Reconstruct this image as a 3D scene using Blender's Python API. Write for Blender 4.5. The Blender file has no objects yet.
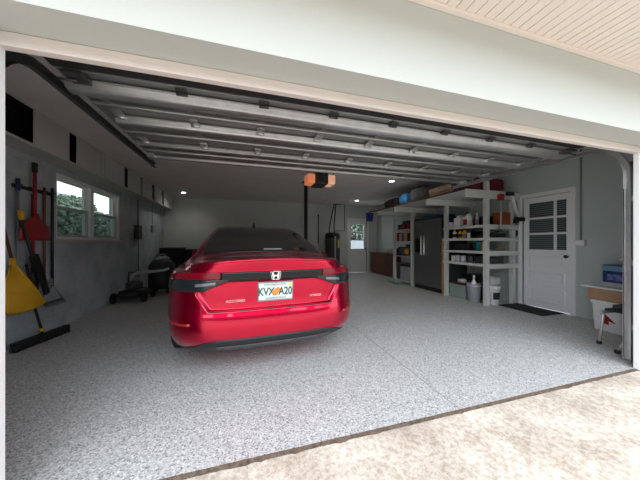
import bpy, bmesh, math, random
import numpy as np
from mathutils import Vector, Matrix

# ------------------------------------------------------------------ camera, world, exposure
scn = bpy.context.scene
COL = scn.collection
random.seed(7)
PI = math.pi
cam_d = bpy.data.cameras.new('camera')
cam = bpy.data.objects.new('camera', cam_d)
COL.objects.link(cam)
cam_d.sensor_width = 36.0
cam_d.lens = 36.0 * 252.0 / 640.0
cam_d.shift_y = 3.0 / 640.0
cam_d.clip_start = 0.02
cam.location = (0, 0, 1.2)
cam.rotation_euler = (PI / 2, 0, math.radians(-16.5))
scn.camera = cam

world = bpy.data.worlds.new('overcast_sky')
scn.world = world
world.use_nodes = True
wn = world.node_tree
wn.nodes.clear()
wo = wn.nodes.new('ShaderNodeOutputWorld')
wb = wn.nodes.new('ShaderNodeBackground')
wr = wn.nodes.new('ShaderNodeValToRGB')
wt = wn.nodes.new('ShaderNodeTexCoord')
ws = wn.nodes.new('ShaderNodeSeparateXYZ')
wr.color_ramp.elements[0].position = 0.0
wr.color_ramp.elements[0].color = (0.92, 0.95, 1.0, 1)
wr.color_ramp.elements[1].position = 0.8
wr.color_ramp.elements[1].color = (0.78, 0.88, 1.0, 1)
wn.links.new(wt.outputs['Generated'], ws.inputs[0])
wn.links.new(ws.outputs['Z'], wr.inputs[0])
wn.links.new(wr.outputs[0], wb.inputs[0])
wb.inputs[1].default_value = 1.9
wn.links.new(wb.outputs[0], wo.inputs[0])

# the hazy sun behind thin cloud: a broad brighter part of the sky in front of the garage
wv_ = wn.nodes.new('ShaderNodeVectorMath'); wv_.operation = 'DOT_PRODUCT'
wv_.inputs[1].default_value = Vector((-0.10, -0.82, 0.56)).normalized()
wm1 = wn.nodes.new('ShaderNodeMath'); wm1.operation = 'MAXIMUM'; wm1.inputs[1].default_value = 0.0
wm2 = wn.nodes.new('ShaderNodeMath'); wm2.operation = 'POWER'; wm2.inputs[1].default_value = 5.0
wm3 = wn.nodes.new('ShaderNodeMath'); wm3.operation = 'MULTIPLY_ADD'; wm3.inputs[1].default_value = 2.6; wm3.inputs[2].default_value = 1.75
wn.links.new(wt.outputs['Generated'], wv_.inputs[0])
wn.links.new(wv_.outputs['Value'], wm1.inputs[0]); wn.links.new(wm1.outputs[0], wm2.inputs[0]); wn.links.new(wm2.outputs[0], wm3.inputs[0])
wn.links.new(wm3.outputs[0], wb.inputs[1])

scn.view_settings.view_transform = 'Standard'
scn.view_settings.look = 'None'
scn.view_settings.gamma = 1.0
scn.view_settings.use_curve_mapping = False
scn.view_settings.exposure = 0.75
scn.cycles.max_bounces = 10
scn.cycles.diffuse_bounces = 6
scn.cycles.use_denoising = True


# ------------------------------------------------------------------ materials
def srgb(r, g, b):
    def f(v):
        v /= 255.0
        return v / 12.92 if v <= 0.04045 else ((v + 0.055) / 1.055) ** 2.4
    return (f(r), f(g), f(b))


def mat(name, col, rough=0.6, metal=0.0, vary=0.0, scale=6.0, coat=0.0, bump=0.0, bscale=80.0, spec=0.5, alpha=None):
    m = bpy.data.materials.new(name)
    m.use_nodes = True
    nt = m.node_tree
    b = nt.nodes['Principled BSDF']
    b.inputs['Base Color'].default_value = (*col, 1)
    b.inputs['Roughness'].default_value = rough
    b.inputs['Metallic'].default_value = metal
    b.inputs['Specular IOR Level'].default_value = spec
    if coat:
        b.inputs['Coat Weight'].default_value = coat
        b.inputs['Coat Roughness'].default_value = 0.03
    tc = None
    if vary or bump:
        tc = nt.nodes.new('ShaderNodeTexCoord')
    if vary:
        n = nt.nodes.new('ShaderNodeTexNoise')
        n.inputs['Scale'].default_value = scale
        n.inputs['Detail'].default_value = 5
        r = nt.nodes.new('ShaderNodeValToRGB')
        r.color_ramp.elements[0].position = 0.3
        r.color_ramp.elements[1].position = 0.7
        r.color_ramp.elements[0].color = (*[max(0, c * (1 - vary)) for c in col], 1)
        r.color_ramp.elements[1].color = (*[min(1, c * (1 + vary)) for c in col], 1)
        nt.links.new(tc.outputs['Object'], n.inputs['Vector'])
        nt.links.new(n.outputs['Fac'], r.inputs[0])
        nt.links.new(r.outputs[0], b.inputs['Base Color'])
    if bump:
        n2 = nt.nodes.new('ShaderNodeTexNoise')
        n2.inputs['Scale'].default_value = bscale
        bp = nt.nodes.new('ShaderNodeBump')
        bp.inputs['Strength'].default_value = bump
        bp.inputs['Distance'].default_value = 0.01
        nt.links.new(tc.outputs['Object'], n2.inputs['Vector'])
        nt.links.new(n2.outputs['Fac'], bp.inputs['Height'])
        nt.links.new(bp.outputs[0], b.inputs['Normal'])
    return m


def emis(name, col, s):
    m = bpy.data.materials.new(name)
    m.use_nodes = True
    b = m.node_tree.nodes['Principled BSDF']
    b.inputs['Base Color'].default_value = (*col, 1)
    b.inputs['Emission Color'].default_value = (*col, 1)
    b.inputs['Emission Strength'].default_value = s
    return m


def glassmat(name, tint=(1, 1, 1), gloss=0.08, rough=0.0):
    m = bpy.data.materials.new(name)
    m.use_nodes = True
    nt = m.node_tree
    nt.nodes.clear()
    o = nt.nodes.new('ShaderNodeOutputMaterial')
    t = nt.nodes.new('ShaderNodeBsdfTransparent')
    t.inputs[0].default_value = (*tint, 1)
    g = nt.nodes.new('ShaderNodeBsdfGlossy')
    g.inputs['Roughness'].default_value = rough
    mx = nt.nodes.new('ShaderNodeMixShader')
    mx.inputs[0].default_value = gloss
    nt.links.new(t.outputs[0], mx.inputs[1])
    nt.links.new(g.outputs[0], mx.inputs[2])
    nt.links.new(mx.outputs[0], o.inputs[0])
    return m


def flake_floor():
    m = mat('epoxy_flake', (0.4, 0.41, 0.43), 0.42)
    nt = m.node_tree
    b = nt.nodes['Principled BSDF']
    tc = nt.nodes.new('ShaderNodeTexCoord')
    v = nt.nodes.new('ShaderNodeTexVoronoi')
    v.inputs['Scale'].default_value = 125
    sp = nt.nodes.new('ShaderNodeSeparateColor')
    r = nt.nodes.new('ShaderNodeValToRGB')
    r.color_ramp.interpolation = 'CONSTANT'
    els = [(0.0, 0.20), (0.10, 0.34), (0.30, 0.46), (0.6, 0.54), (0.88, 0.68)]
    r.color_ramp.elements[0].position, r.color_ramp.elements[1].position = els[0][0], els[1][0]
    for p, c in els[2:]:
        r.color_ramp.elements.new(p)
    for e, (p, c) in zip(r.color_ramp.elements, els):
        e.color = (c * 1.07, c * 1.045, c * 1.01, 1)
    # control joint running into the garage
    sx = nt.nodes.new('ShaderNodeSeparateXYZ')
    su = nt.nodes.new('ShaderNodeMath'); su.operation = 'SUBTRACT'; su.inputs[1].default_value = 1.485
    ab = nt.nodes.new('ShaderNodeMath'); ab.operation = 'ABSOLUTE'
    lt = nt.nodes.new('ShaderNodeMath'); lt.operation = 'LESS_THAN'; lt.inputs[1].default_value = 0.004
    mx = nt.nodes.new('ShaderNodeMix'); mx.data_type = 'RGBA'
    mx.inputs['B'].default_value = (0.2, 0.2, 0.2, 1)
    L = nt.links.new
    L(tc.outputs['Object'], v.inputs['Vector'])
    L(v.outputs['Color'], sp.inputs[0])
    L(sp.outputs[0], r.inputs[0])
    L(tc.outputs['Object'], sx.inputs[0])
    L(sx.outputs['X'], su.inputs[0]); L(su.outputs[0], ab.inputs[0]); L(ab.outputs[0], lt.inputs[0])
    L(lt.outputs[0], mx.inputs['Factor'])
    L(r.outputs[0], mx.inputs['A'])
    L(mx.outputs['Result'], b.inputs['Base Color'])
    return m


def concrete():
    m = mat('sunbleached_concrete', (0.6, 0.5, 0.4), 0.9)
    nt = m.node_tree
    b = nt.nodes['Principled BSDF']
    tc = nt.nodes.new('ShaderNodeTexCoord')
    L = nt.links.new

    def noise(scale, detail, lo, hi, c0, c1):
        n = nt.nodes.new('ShaderNodeTexNoise')
        n.inputs['Scale'].default_value = scale
        n.inputs['Detail'].default_value = detail
        n.inputs['Roughness'].default_value = 0.7
        r = nt.nodes.new('ShaderNodeValToRGB')
        r.color_ramp.elements[0].position = lo
        r.color_ramp.elements[1].position = hi
        r.color_ramp.elements[0].color = (*c0, 1)
        r.color_ramp.elements[1].color = (*c1, 1)
        L(tc.outputs['Object'], n.inputs['Vector'])
        L(n.outputs['Fac'], r.inputs[0])
        return n, r
    _, a = noise(2.3, 8, 0.36, 0.62, (0.50, 0.41, 0.33), (0.76, 0.67, 0.57))
    _, s = noise(38, 6, 0.40, 0.56, (0.62, 0.55, 0.48), (1, 1, 1))
    mx = nt.nodes.new('ShaderNodeMix'); mx.data_type = 'RGBA'; mx.blend_type = 'MULTIPLY'
    mx.inputs['Factor'].default_value = 0.75
    L(a.outputs[0], mx.inputs['A']); L(s.outputs[0], mx.inputs['B'])
    L(mx.outputs['Result'], b.inputs['Base Color'])
    return m


def block_wall(name, col, dark, mortar=0.86):
    m = mat(name, col, 0.75)
    nt = m.node_tree
    b = nt.nodes['Principled BSDF']
    L = nt.links.new
    tc = nt.nodes.new('ShaderNodeTexCoord')
    mp = nt.nodes.new('ShaderNodeCombineXYZ')
    sx = nt.nodes.new('ShaderNodeSeparateXYZ')
    br = nt.nodes.new('ShaderNodeTexBrick')
    br.inputs['Scale'].default_value = 1.0
    br.inputs['Brick Width'].default_value = 0.4
    br.inputs['Row Height'].default_value = 0.2
    br.inputs['Mortar Size'].default_value = 0.006
    br.inputs['Color1'].default_value = (1, 1, 1, 1)
    br.inputs['Color2'].default_value = (0.96, 0.96, 0.96, 1)
    br.inputs['Mortar'].default_value = (mortar, mortar, mortar, 1)
    n = nt.nodes.new('ShaderNodeTexNoise')
    n.inputs['Scale'].default_value = 2.6
    n.inputs['Detail'].default_value = 7
    r = nt.nodes.new('ShaderNodeValToRGB')
    r.color_ramp.elements[0].position = 0.38
    r.color_ramp.elements[1].position = 0.62
    r.color_ramp.elements[0].color = (*dark, 1)
    r.color_ramp.elements[1].color = (*col, 1)
    mx = nt.nodes.new('ShaderNodeMix'); mx.data_type = 'RGBA'; mx.blend_type = 'MULTIPLY'
    mx.inputs['Factor'].default_value = 1
    L(tc.outputs['Object'], sx.inputs[0])
    L(sx.outputs['Y'], mp.inputs['X']); L(sx.outputs['Z'], mp.inputs['Y'])
    L(mp.outputs[0], br.inputs['Vector'])
    L(tc.outputs['Object'], n.inputs['Vector'])
    L(n.outputs['Fac'], r.inputs[0])
    L(r.outputs[0], mx.inputs['A']); L(br.outputs['Color'], mx.inputs['B'])
    L(mx.outputs['Result'], b.inputs['Base Color'])
    bp = nt.nodes.new('ShaderNodeBump'); bp.inputs['Strength'].default_value = 0.3; bp.inputs['Distance'].default_value = 0.01
    n2 = nt.nodes.new('ShaderNodeTexNoise'); n2.inputs['Scale'].default_value = 30
    L(tc.outputs['Object'], n2.inputs['Vector'])
    L(n2.outputs['Fac'], bp.inputs['Height']); L(bp.outputs[0], b.inputs['Normal'])
    return m


M = {}
M['floor'] = flake_floor()
M['drive'] = concrete()
M['lawn'] = mat('lawn_green', (0.09, 0.16, 0.05), 0.9, vary=0.4, scale=9)
M['stucco'] = mat('pale_stucco', (0.485, 0.503, 0.475), 0.8, bump=0.12, bscale=60)
M['blocks'] = block_wall('painted_block', (0.50, 0.54, 0.565), (0.35, 0.40, 0.43))
M['gray_paint'] = mat('gray_green_paint', (0.45, 0.505, 0.49), 0.6, vary=0.04, scale=2)
M['back_paint'] = mat('gray_back_paint', (0.56, 0.585, 0.57), 0.7, vary=0.04, scale=2)
M['ceil'] = mat('ceiling_paint', (0.74, 0.72, 0.70), 0.85, vary=0.05, scale=3)
M['trim'] = mat('bounce_tinted_trim', (0.68, 0.61, 0.57), 0.55)  # white trim with the driveway's pinkish bounce light put into its colour
M['jamb'] = mat('white_jamb', (0.84, 0.84, 0.84), 0.5)
M['soffit'] = mat('vinyl_soffit', (0.76, 0.68, 0.62), 0.6)
M['groove'] = mat('soffit_groove', (0.36, 0.30, 0.26), 0.8)
M['white'] = mat('white_paint', (0.78, 0.79, 0.80), 0.45)
M['offwhite'] = mat('offwhite_wood', (0.58, 0.60, 0.57), 0.6, vary=0.05, scale=5)
M['panel'] = mat('light_gray_panel', (0.48, 0.485, 0.46), 0.6, vary=0.04, scale=3)
M['black'] = mat('black_plastic', (0.012, 0.012, 0.013), 0.5)
M['blackgloss'] = mat('black_gloss', (0.008, 0.008, 0.009), 0.2, spec=0.3)
M['darkgray'] = mat('dark_gray_plastic', (0.05, 0.052, 0.055), 0.55)
M['rubber'] = mat('tyre_rubber', (0.015, 0.015, 0.015), 0.85)
M['midgray'] = mat('mid_gray_plastic', (0.22, 0.225, 0.24), 0.5)
M['lightgray'] = mat('light_gray_plastic', (0.45, 0.46, 0.48), 0.5)
M['galv'] = mat('galvanised_steel', (0.62, 0.63, 0.63), 0.40, 0.9, vary=0.08, scale=9)
M['strut_dull'] = mat('dull_steel', (0.36, 0.36, 0.355), 0.42, 0.85, vary=0.08, scale=9)
M['alu'] = mat('pale_aluminium', (0.62, 0.63, 0.64), 0.4, 0.6)
M['doorskin'] = mat('door_back_steel', (0.27, 0.275, 0.27), 0.45, 0.6, vary=0.08, scale=5)
M['darksteel'] = mat('dark_steel', (0.10, 0.10, 0.105), 0.5, 0.7)
M['chrome'] = mat('chrome', (0.8, 0.8, 0.82), 0.15, 1.0)
M['stainless'] = mat('dark_stainless', (0.25, 0.255, 0.265), 0.36, 0.9)
M['red_car'] = mat('red_clearcoat', (0.56, 0.0008, 0.036), 0.24, 0.92, coat=0.6, spec=0.1)
M['red_car'].node_tree.nodes['Principled BSDF'].inputs['Coat IOR'].default_value = 1.58
M['glassdark'] = mat('tinted_car_glass', (0.012, 0.014, 0.014), 0.04, 0, spec=0.6)
M['lamp_red'] = mat('red_lens', (0.16, 0.003, 0.010), 0.15, coat=0.4, spec=0.3)
M['lamp_dark'] = mat('smoked_lens', (0.014, 0.017, 0.019), 0.12, coat=0.3, spec=0.3)
M['lamp_clear'] = mat('clear_lens', (0.14, 0.15, 0.155), 0.15, coat=1.0)
M['reflector'] = mat('red_reflector', (0.34, 0.006, 0.008), 0.25, coat=0.5)
M['diffuser'] = mat('bumper_gray', (0.055, 0.055, 0.058), 0.5)
M['plate'] = mat('plate_white', (0.60, 0.63, 0.61), 0.5)
M['plate_green'] = mat('plate_green', (0.01, 0.06, 0.035), 0.5)
M['orange'] = mat('orange_fruit', (0.8, 0.24, 0.04), 0.5)
M['yellow_sticker'] = mat('yellow_sticker', (0.75, 0.66, 0.06), 0.5)
M['red'] = mat('red_plastic', (0.30, 0.012, 0.016), 0.45)
M['darkred'] = mat('dark_red_fabric', (0.10, 0.008, 0.012), 0.8, vary=0.3, scale=12)
M['blue'] = mat('blue_plastic', (0.02, 0.05, 0.32), 0.45)
M['tarp'] = mat('bright_blue_fabric', (0.03, 0.20, 0.45), 0.6, vary=0.3, scale=9)
M['navy'] = mat('navy_print', (0.015, 0.045, 0.16), 0.45, vary=0.6, scale=14)
M['yellow'] = mat('yellow_plastic', (0.72, 0.38, 0.015), 0.5)
M['teal'] = mat('teal_plastic', (0.01, 0.22, 0.22), 0.5)
M['cardboard'] = mat('cardboard', (0.42, 0.27, 0.16), 0.85, vary=0.08, scale=8)
M['wood'] = mat('pale_lumber', (0.60, 0.44, 0.31), 0.7, vary=0.25, scale=14)
M['palewood'] = mat('pinkish_board', (0.66, 0.52, 0.44), 0.75, vary=0.15, scale=10)
M['goldwood'] = mat('golden_wood', (0.42, 0.21, 0.06), 0.6, vary=0.2, scale=8)
M['brownwood'] = mat('red_brown_wood', (0.115, 0.035, 0.02), 0.55, vary=0.2, scale=8)
M['rust'] = mat('rust_orange', (0.30, 0.07, 0.02), 0.6, vary=0.2, scale=8)
M['fabric_dark'] = mat('dark_fabric', (0.035, 0.036, 0.042), 0.9, vary=0.4, scale=12)
M['fabric_gray'] = mat('gray_fabric', (0.10, 0.10, 0.105), 0.9, vary=0.3, scale=10)
M['cloth_white'] = mat('white_cloth', (0.45, 0.45, 0.42), 0.9, vary=0.15, scale=9)
M['palegreen'] = mat('pale_green_tote', (0.26, 0.33, 0.29), 0.5)
M['cleartote'] = mat('clear_tote', (0.34, 0.36, 0.37), 0.25)
M['mat'] = mat('black_doormat', (0.018, 0.017, 0.02), 0.95, vary=0.4, scale=60)
M['foliage'] = mat('hedge_leaf', (0.10, 0.135, 0.09), 0.7, vary=0.5, scale=4)
M['bark'] = mat('bark', (0.12, 0.08, 0.05), 0.9)
M['house'] = mat('neighbour_white', (0.85, 0.86, 0.86), 0.8)
M['roof'] = mat('roof_gray', (0.28, 0.29, 0.31), 0.8, vary=0.2, scale=8)
M['glass'] = glassmat('window_glass', (0.9, 0.94, 0.93), 0.06)
M['screen'] = glassmat('insect_screen', (0.62, 0.65, 0.67), 0.03, 0.5)
M['led'] = emis('led_disc', (1.0, 0.97, 0.92), 14)
M['lensglow'] = emis('opener_lens', (0.75, 0.24, 0.10), 0.28)
M['lensglow2'] = emis('opener_lens_pale', (0.80, 0.42, 0.27), 0.30)
M['brakelens'] = mat('grey_label', (0.42, 0.46, 0.45), 0.4)


# ------------------------------------------------------------------ mesh builder
lin_ = lambda a, b_, n: [a + (b_ - a) * k / (n - 1) for k in range(n)]


class MB:
    def __init__(s):
        s.bm = bmesh.new()

    def _add(s, vs, fs, smooth=False):
        v = [s.bm.verts.new(p) for p in vs]
        out = []
        for f in fs:
            try:
                fc = s.bm.faces.new([v[i] for i in f])
                fc.smooth = smooth
                out.append(fc)
            except ValueError:
                pass
        return v, out

    def box(s, x0, x1, y0, y1, z0, z1, bev=0.0, mtx=None):
        vs = [(x, y, z) for x in (x0, x1) for y in (y0, y1) for z in (z0, z1)]
        if mtx is not None:
            vs = [mtx @ Vector(p) for p in vs]
        v, f = s._add(vs, [(0, 1, 3, 2), (4, 6, 7, 5), (0, 4, 5, 1), (2, 3, 7, 6), (0, 2, 6, 4), (1, 5, 7, 3)])
        if bev > 0:
            es = list({e for fc in f for e in fc.edges})
            bmesh.ops.bevel(s.bm, geom=es, offset=bev, segments=2, affect='EDGES', profile=0.7)
        return s

    def cbox(s, c, d, rot=(0, 0, 0), bev=0.0):
        from mathutils import Euler
        m = Matrix.Translation(c) @ Euler(rot).to_matrix().to_4x4()
        return s.box(-d[0] / 2, d[0] / 2, -d[1] / 2, d[1] / 2, -d[2] / 2, d[2] / 2, bev, m)

    def tube(s, pts, r, seg=10, closed=False):
        pts = [Vector(p) for p in pts]
        rs = r if isinstance(r, (list, tuple)) else [r] * len(pts)
        rings = []
        up = None
        for i, p in enumerate(pts):
            a = pts[max(0, i - 1)]; b = pts[min(len(pts) - 1, i + 1)]
            d = (b - a).normalized()
            if up is None:
                up = Vector((0, 0, 1)) if abs(d.z) < 0.9 else Vector((1, 0, 0))
            n1 = d.cross(up)
            if n1.length < 1e-5:
                n1 = d.orthogonal()
            n1.normalize()
            n2 = n1.cross(d).normalized()
            up = n2
            rings.append([s.bm.verts.new(p + (n1 * math.cos(t) + n2 * math.sin(t)) * rs[i]) for t in [2 * PI * k / seg for k in range(seg)]])
        for a, b in zip(rings, rings[1:]):
            for k in range(seg):
                f = s.bm.faces.new((a[k], a[(k + 1) % seg], b[(k + 1) % seg], b[k])); f.smooth = True
        s.bm.faces.new(rings[0][::-1]); s.bm.faces.new(rings[-1])
        return s

    def lathe(s, prof, seg=24, c=(0, 0, 0), sx=1.0, sy=1.0, smooth=True):
        rings = []
        for r, z in prof:
            rings.append([s.bm.verts.new((c[0] + sx * r * math.cos(2 * PI * k / seg), c[1] + sy * r * math.sin(2 * PI * k / seg), c[2] + z)) for k in range(seg)])
        for a, b in zip(rings, rings[1:]):
            for k in range(seg):
                f = s.bm.faces.new((a[k], a[(k + 1) % seg], b[(k + 1) % seg], b[k])); f.smooth = smooth
        s.bm.faces.new(rings[0][::-1]); s.bm.faces.new(rings[-1])
        return s

    def prism(s, poly, axis, a0, a1):
        # poly in the two other axes (in xyz order), extruded along axis from a0 to a1
        def pt(p, a):
            return {'x': (a, p[0], p[1]), 'y': (p[0], a, p[1]), 'z': (p[0], p[1], a)}[axis]
        n = len(poly)
        s._add([pt(p, a0) for p in poly] + [pt(p, a1) for p in poly],
               [tuple(range(n))[::-1], tuple(range(n, 2 * n))] + [(i, (i + 1) % n, n + (i + 1) % n, n + i) for i in range(n)])
        return s

    def grid(s, pts, smooth=True, wrap=False):
        rows = [[s.bm.verts.new(p) for p in r] for r in pts]
        for a, b in zip(rows, rows[1:]):
            for k in range(len(a) - (0 if wrap else 1)):
                k2 = (k + 1) % len(a)
                f = s.bm.faces.new((a[k], a[k2], b[k2], b[k])); f.smooth = smooth
        return rows

    def blob(s, c, d, seed=0, amp=0.12, n=3, rz=0.0):
        rnd = random.Random(seed)
        tmp = bmesh.new()
        bmesh.ops.create_icosphere(tmp, subdivisions=n, radius=1)
        ph = [rnd.uniform(0, 6) for _ in range(6)]
        cr, sr = math.cos(rz), math.sin(rz)
        vm = {}
        for v in tmp.verts:
            p = v.co
            k = 1 + amp * (math.sin(3 * p.x + ph[0]) * math.sin(4 * p.y + ph[1]) + 0.6 * math.sin(7 * p.z + 5 * p.x + ph[2]) * math.sin(6 * p.y + ph[3]))
            sq = lambda t: math.copysign(abs(t) ** 0.6, t)
            x, y, z = sq(p.x) * k * d[0] / 2, sq(p.y) * k * d[1] / 2, sq(p.z) * k * d[2] / 2
            z = max(z, -d[2] / 2)
            vm[v] = s.bm.verts.new((c[0] + x * cr - y * sr, c[1] + x * sr + y * cr, c[2] + z))
        for f in tmp.faces:
            nf = s.bm.faces.new([vm[v] for v in f.verts]); nf.smooth = True
        tmp.free()
        return s

    def build(s, name, m, parent=None, recalc=True):
        if recalc:
            bmesh.ops.recalc_face_normals(s.bm, faces=s.bm.faces[:])
        me = bpy.data.meshes.new(name)
        s.bm.to_mesh(me); s.bm.free()
        me.materials.append(M[m] if isinstance(m, str) else m)
        o = bpy.data.objects.new(name, me)
        COL.objects.link(o)
        if parent is not None:
            o.parent = parent
        return o


def tag(o, label, cat, group=None, kind=None):
    o['label'] = label
    o['category'] = cat
    if group: o['group'] = group
    if kind: o['kind'] = kind
    return o


def thing(name, label, cat, loc=(0, 0, 0), rz=0.0, group=None):
    o = bpy.data.objects.new(name, None)
    o.empty_display_size = 0.05
    COL.objects.link(o)
    o.location = loc
    o.rotation_euler = (0, 0, rz)
    return tag(o, label, cat, group)


def struct(o, label, cat):
    return tag(o, label, cat, kind='structure')


def dup(root, loc, rz, label, group=None):
    r = root.copy(); COL.objects.link(r)
    r.location = loc; r.rotation_euler = (0, 0, rz)
    r['label'] = label
    if group: r['group'] = group
    for ch in list(root.children):
        c = ch.copy(); COL.objects.link(c); c.parent = r
        for g in ch.children:
            d = g.copy(); COL.objects.link(d); d.parent = c
    return r


def text(body, name, size, m, parent, mtx, ext=0.002, sx=1.0, bold=0.0):
    cu = bpy.data.curves.new(name, 'FONT')
    cu.body = body; cu.size = size; cu.extrude = ext; cu.offset = bold
    cu.align_x = 'CENTER'; cu.align_y = 'CENTER'
    cu.materials.append(M[m])
    tmp = bpy.data.objects.new('tmp_text', cu)
    COL.objects.link(tmp)
    me = bpy.data.meshes.new_from_object(tmp.evaluated_get(bpy.context.evaluated_depsgraph_get()))
    bpy.data.objects.remove(tmp)
    o = bpy.data.objects.new(name, me)
    COL.objects.link(o)
    o.parent = parent
    o.matrix_local = mtx @ Matrix.Diagonal((sx, 1, 1, 1))
    return o


# ------------------------------------------------------------------ the setting
W, B, R, CE = -2.55, 9.3, 5.2, 2.71
IN = 1.46
b = MB(); b.box(W - 0.2, R + 0.2, 1.455, B + 0.2, -0.2, 0.0)
struct(b.build('floor', 'floor'), 'grey flecked epoxy garage floor with a thin joint line', 'floor')
b = MB(); b.box(-16, 16, -22, 1.44, -0.22, -0.015)
struct(b.build('driveway', 'drive'), 'stained tan concrete driveway in front of the garage opening', 'driveway')
b = MB(); b.box(-60, -2.9, 1.44, 60, -0.3, -0.06); b.box(-60, -16, -60, 1.44, -0.3, -0.06); b.box(16, 60, -60, 60, -0.3, -0.06); b.box(-16, 16, -60, -22, -0.3, -0.06)
struct(b.build('lawn', 'lawn'), 'green lawn around the house seen through the side windows', 'lawn')
b = MB(); b.box(W - 0.2, R + 0.2, 1.24, B + 0.2, CE, CE + 0.2)
struct(b.build('ceiling', 'ceil'), 'flat grey painted garage ceiling', 'ceiling')
# left wall with the window opening
WY0, WY1, WZ0, WZ1 = 4.45, 6.34, 1.25, 2.20
b = MB()
b.box(W - 0.2, W, 1.44, WY0, 0, CE); b.box(W - 0.2, W, WY1, B, 0, CE)
b.box(W - 0.2, W, WY0, WY1, 0, WZ0); b.box(W - 0.2, W, WY0, WY1, WZ1, CE)
struct(b.build('wall_left', 'blocks'), 'painted grey block wall with the double window', 'wall')
DX0, DX1, DZ = 3.96, 4.74, 2.12
b = MB()
b.box(W - 0.2, DX0, B, B + 0.2, 0, CE); b.box(DX1, R + 0.2, B, B + 0.2, 0, CE); b.box(DX0, DX1, B, B + 0.2, DZ, CE)
struct(b.build('wall_back', 'back_paint'), 'plain grey back wall of the garage', 'wall')
RY0, RY1, RZ = 2.84, 3.60, 2.06
b = MB()
b.box(R, R + 0.2, 1.44, RY0, 0, CE); b.box(R, R + 0.2, RY1, B, 0, CE); b.box(R, R + 0.2, RY0, RY1, RZ, CE)
struct(b.build('wall_right', 'gray_paint'), 'grey green side wall with the panelled house door', 'wall')
# front wall with the opening
OX0, OX1, LZ = -1.06, 3.63, 2.115
b = MB()
b.box(-7, OX0, 1.24, 1.46, -0.05, 2.75); b.box(OX1, 9, 1.24, 1.46, -0.05, 2.75); b.box(OX0, OX1, 1.24, 1.46, LZ, 2.75)
struct(b.build('wall_front', 'stucco'), 'pale stucco front wall and lintel over the wide opening', 'wall')
b = MB(); b.box(OX0, OX1, 1.425, 1.465, 2.052, LZ - 0.002, 0.004)
struct(b.build('trim_1', 'trim'), 'white head trim board under the stucco lintel, tinted with painted driveway bounce', 'trim')
b = MB(); b.box(OX0, -1.018, 1.425, 1.465, 0, 2.055, 0.003)
struct(b.build('trim_2', 'jamb'), 'white jamb trim on the left of the opening', 'trim')
b = MB(); b.box(3.568, OX1, 1.425, 1.465, 0, 2.055, 0.003)
struct(b.build('trim_3', 'jamb'), 'white jamb trim on the right of the opening', 'trim')
# eave
b = MB()
SZ = 2.60
x = -6.5
while x < 9:
    b.box(x, x + 0.066, 0.74, 1.238, SZ, SZ + 0.02)
    x += 0.072
b.box(-6.5, 9, 0.74, 1.238, SZ + 0.012, SZ + 0.05)
sof = struct(b.build('soffit', 'soffit'), 'beige ribbed vinyl soffit under the eave', 'soffit')
b = MB(); b.box(-6.5, 9, 1.205, 1.238, SZ - 0.016, SZ - 0.001, 0.003)
struct(b.build('trim_4', 'soffit'), 'beige channel strip where the soffit meets the stucco', 'trim')
b = MB(); b.box(-6.5, 9, 0.69, 0.74, SZ - 0.03, SZ + 0.2, 0.004)
struct(b.build('trim_5', 'soffit'), 'beige fascia board at the edge of the eave', 'trim')
b = MB(); b.prism([(0.66, 2.82), (1.24, 3.05), (10, 3.6), (10, 3.7), (0.66, 2.92)], 'x', -6.7, 9.2)  # unseen roof slab, added to stop sky light leaking in
struct(b.build('roof', 'roof'), 'unseen grey roof of the garage, added to keep sky light out', 'roof')
# dirt lip at the threshold
b = MB()
rnd = random.Random(3)
pts0, pts1 = [], []
for i in range(120):
    xx = -1.0 + 4.6 * i / 119
    pts0.append((xx, 1.455, 0.0015 + 0.002 * rnd.random()))
    pts1.append((xx, 1.444 - 0.014 * rnd.random() ** 3, -0.0135))
b.grid([pts0, pts1], smooth=False)
tag(b.build('threshold_dirt', mat('dirt_brown', (0.10, 0.065, 0.045), 0.95, vary=0.5, scale=40)), 'brown dirt gathered along the floor edge at the driveway', 'dirt', kind='stuff')


# ------------------------------------------------------------------ windows
def window(name, y0, y1, label):
    z0, z1 = WZ0, WZ1
    t = struct(thing(name, label, 'window', (W - 0.1, y0, z0)), label, 'window')
    w, h = y1 - y0, z1 - z0
    f = MB(); k = 0.045
    f.box(-0.05, 0.085, 0, k, 0, h, .004); f.box(-0.05, 0.085, w - k, w, 0, h, .004); f.box(-0.05, 0.085, k, w - k, 0, k, .004); f.box(-0.05, 0.085, k, w - k, h - k, h, .004)
    f.build('window_frame', 'white', t)
    for i, (za, zb, x) in enumerate(((k, h / 2 + .02, 0.03), (h / 2 - .02, h - k, -0.01))):
        s = MB(); q = 0.035
        s.box(x - .015, x + .015, k, k + q, za, zb); s.box(x - .015, x + .015, w - k - q, w - k, za, zb)
        s.box(x - .015, x + .015, k + q, w - k - q, za, za + q); s.box(x - .015, x + .015, k + q, w - k - q, zb - q, zb)
        so = s.build('sash', 'white' if i else 'lightgray', t)
        p = MB(); p.box(x - .003, x + .003, k + q, w - k - q, za + q, zb - q)
        p.build('pane', 'glass', so)
        if i == 0:
            p = MB(); p.box(-0.045, -0.043, k, w - k, za, zb)
            p.build('screen', 'screen', so)


window('window_1', WY0, 5.36, 'nearer sash window on the left wall, beside the hanging tools')
window('window_2', 5.36, WY1, 'farther sash window on the left wall, away from the tools')
b = MB(); b.box(W - 0.02, W + 0.05, WY0 - 0.04, WY1 + 0.04, WZ0 - 0.04, WZ0, 0.004)
struct(b.build('trim_6', 'panel'), 'grey sill under the double side window', 'trim')

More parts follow.
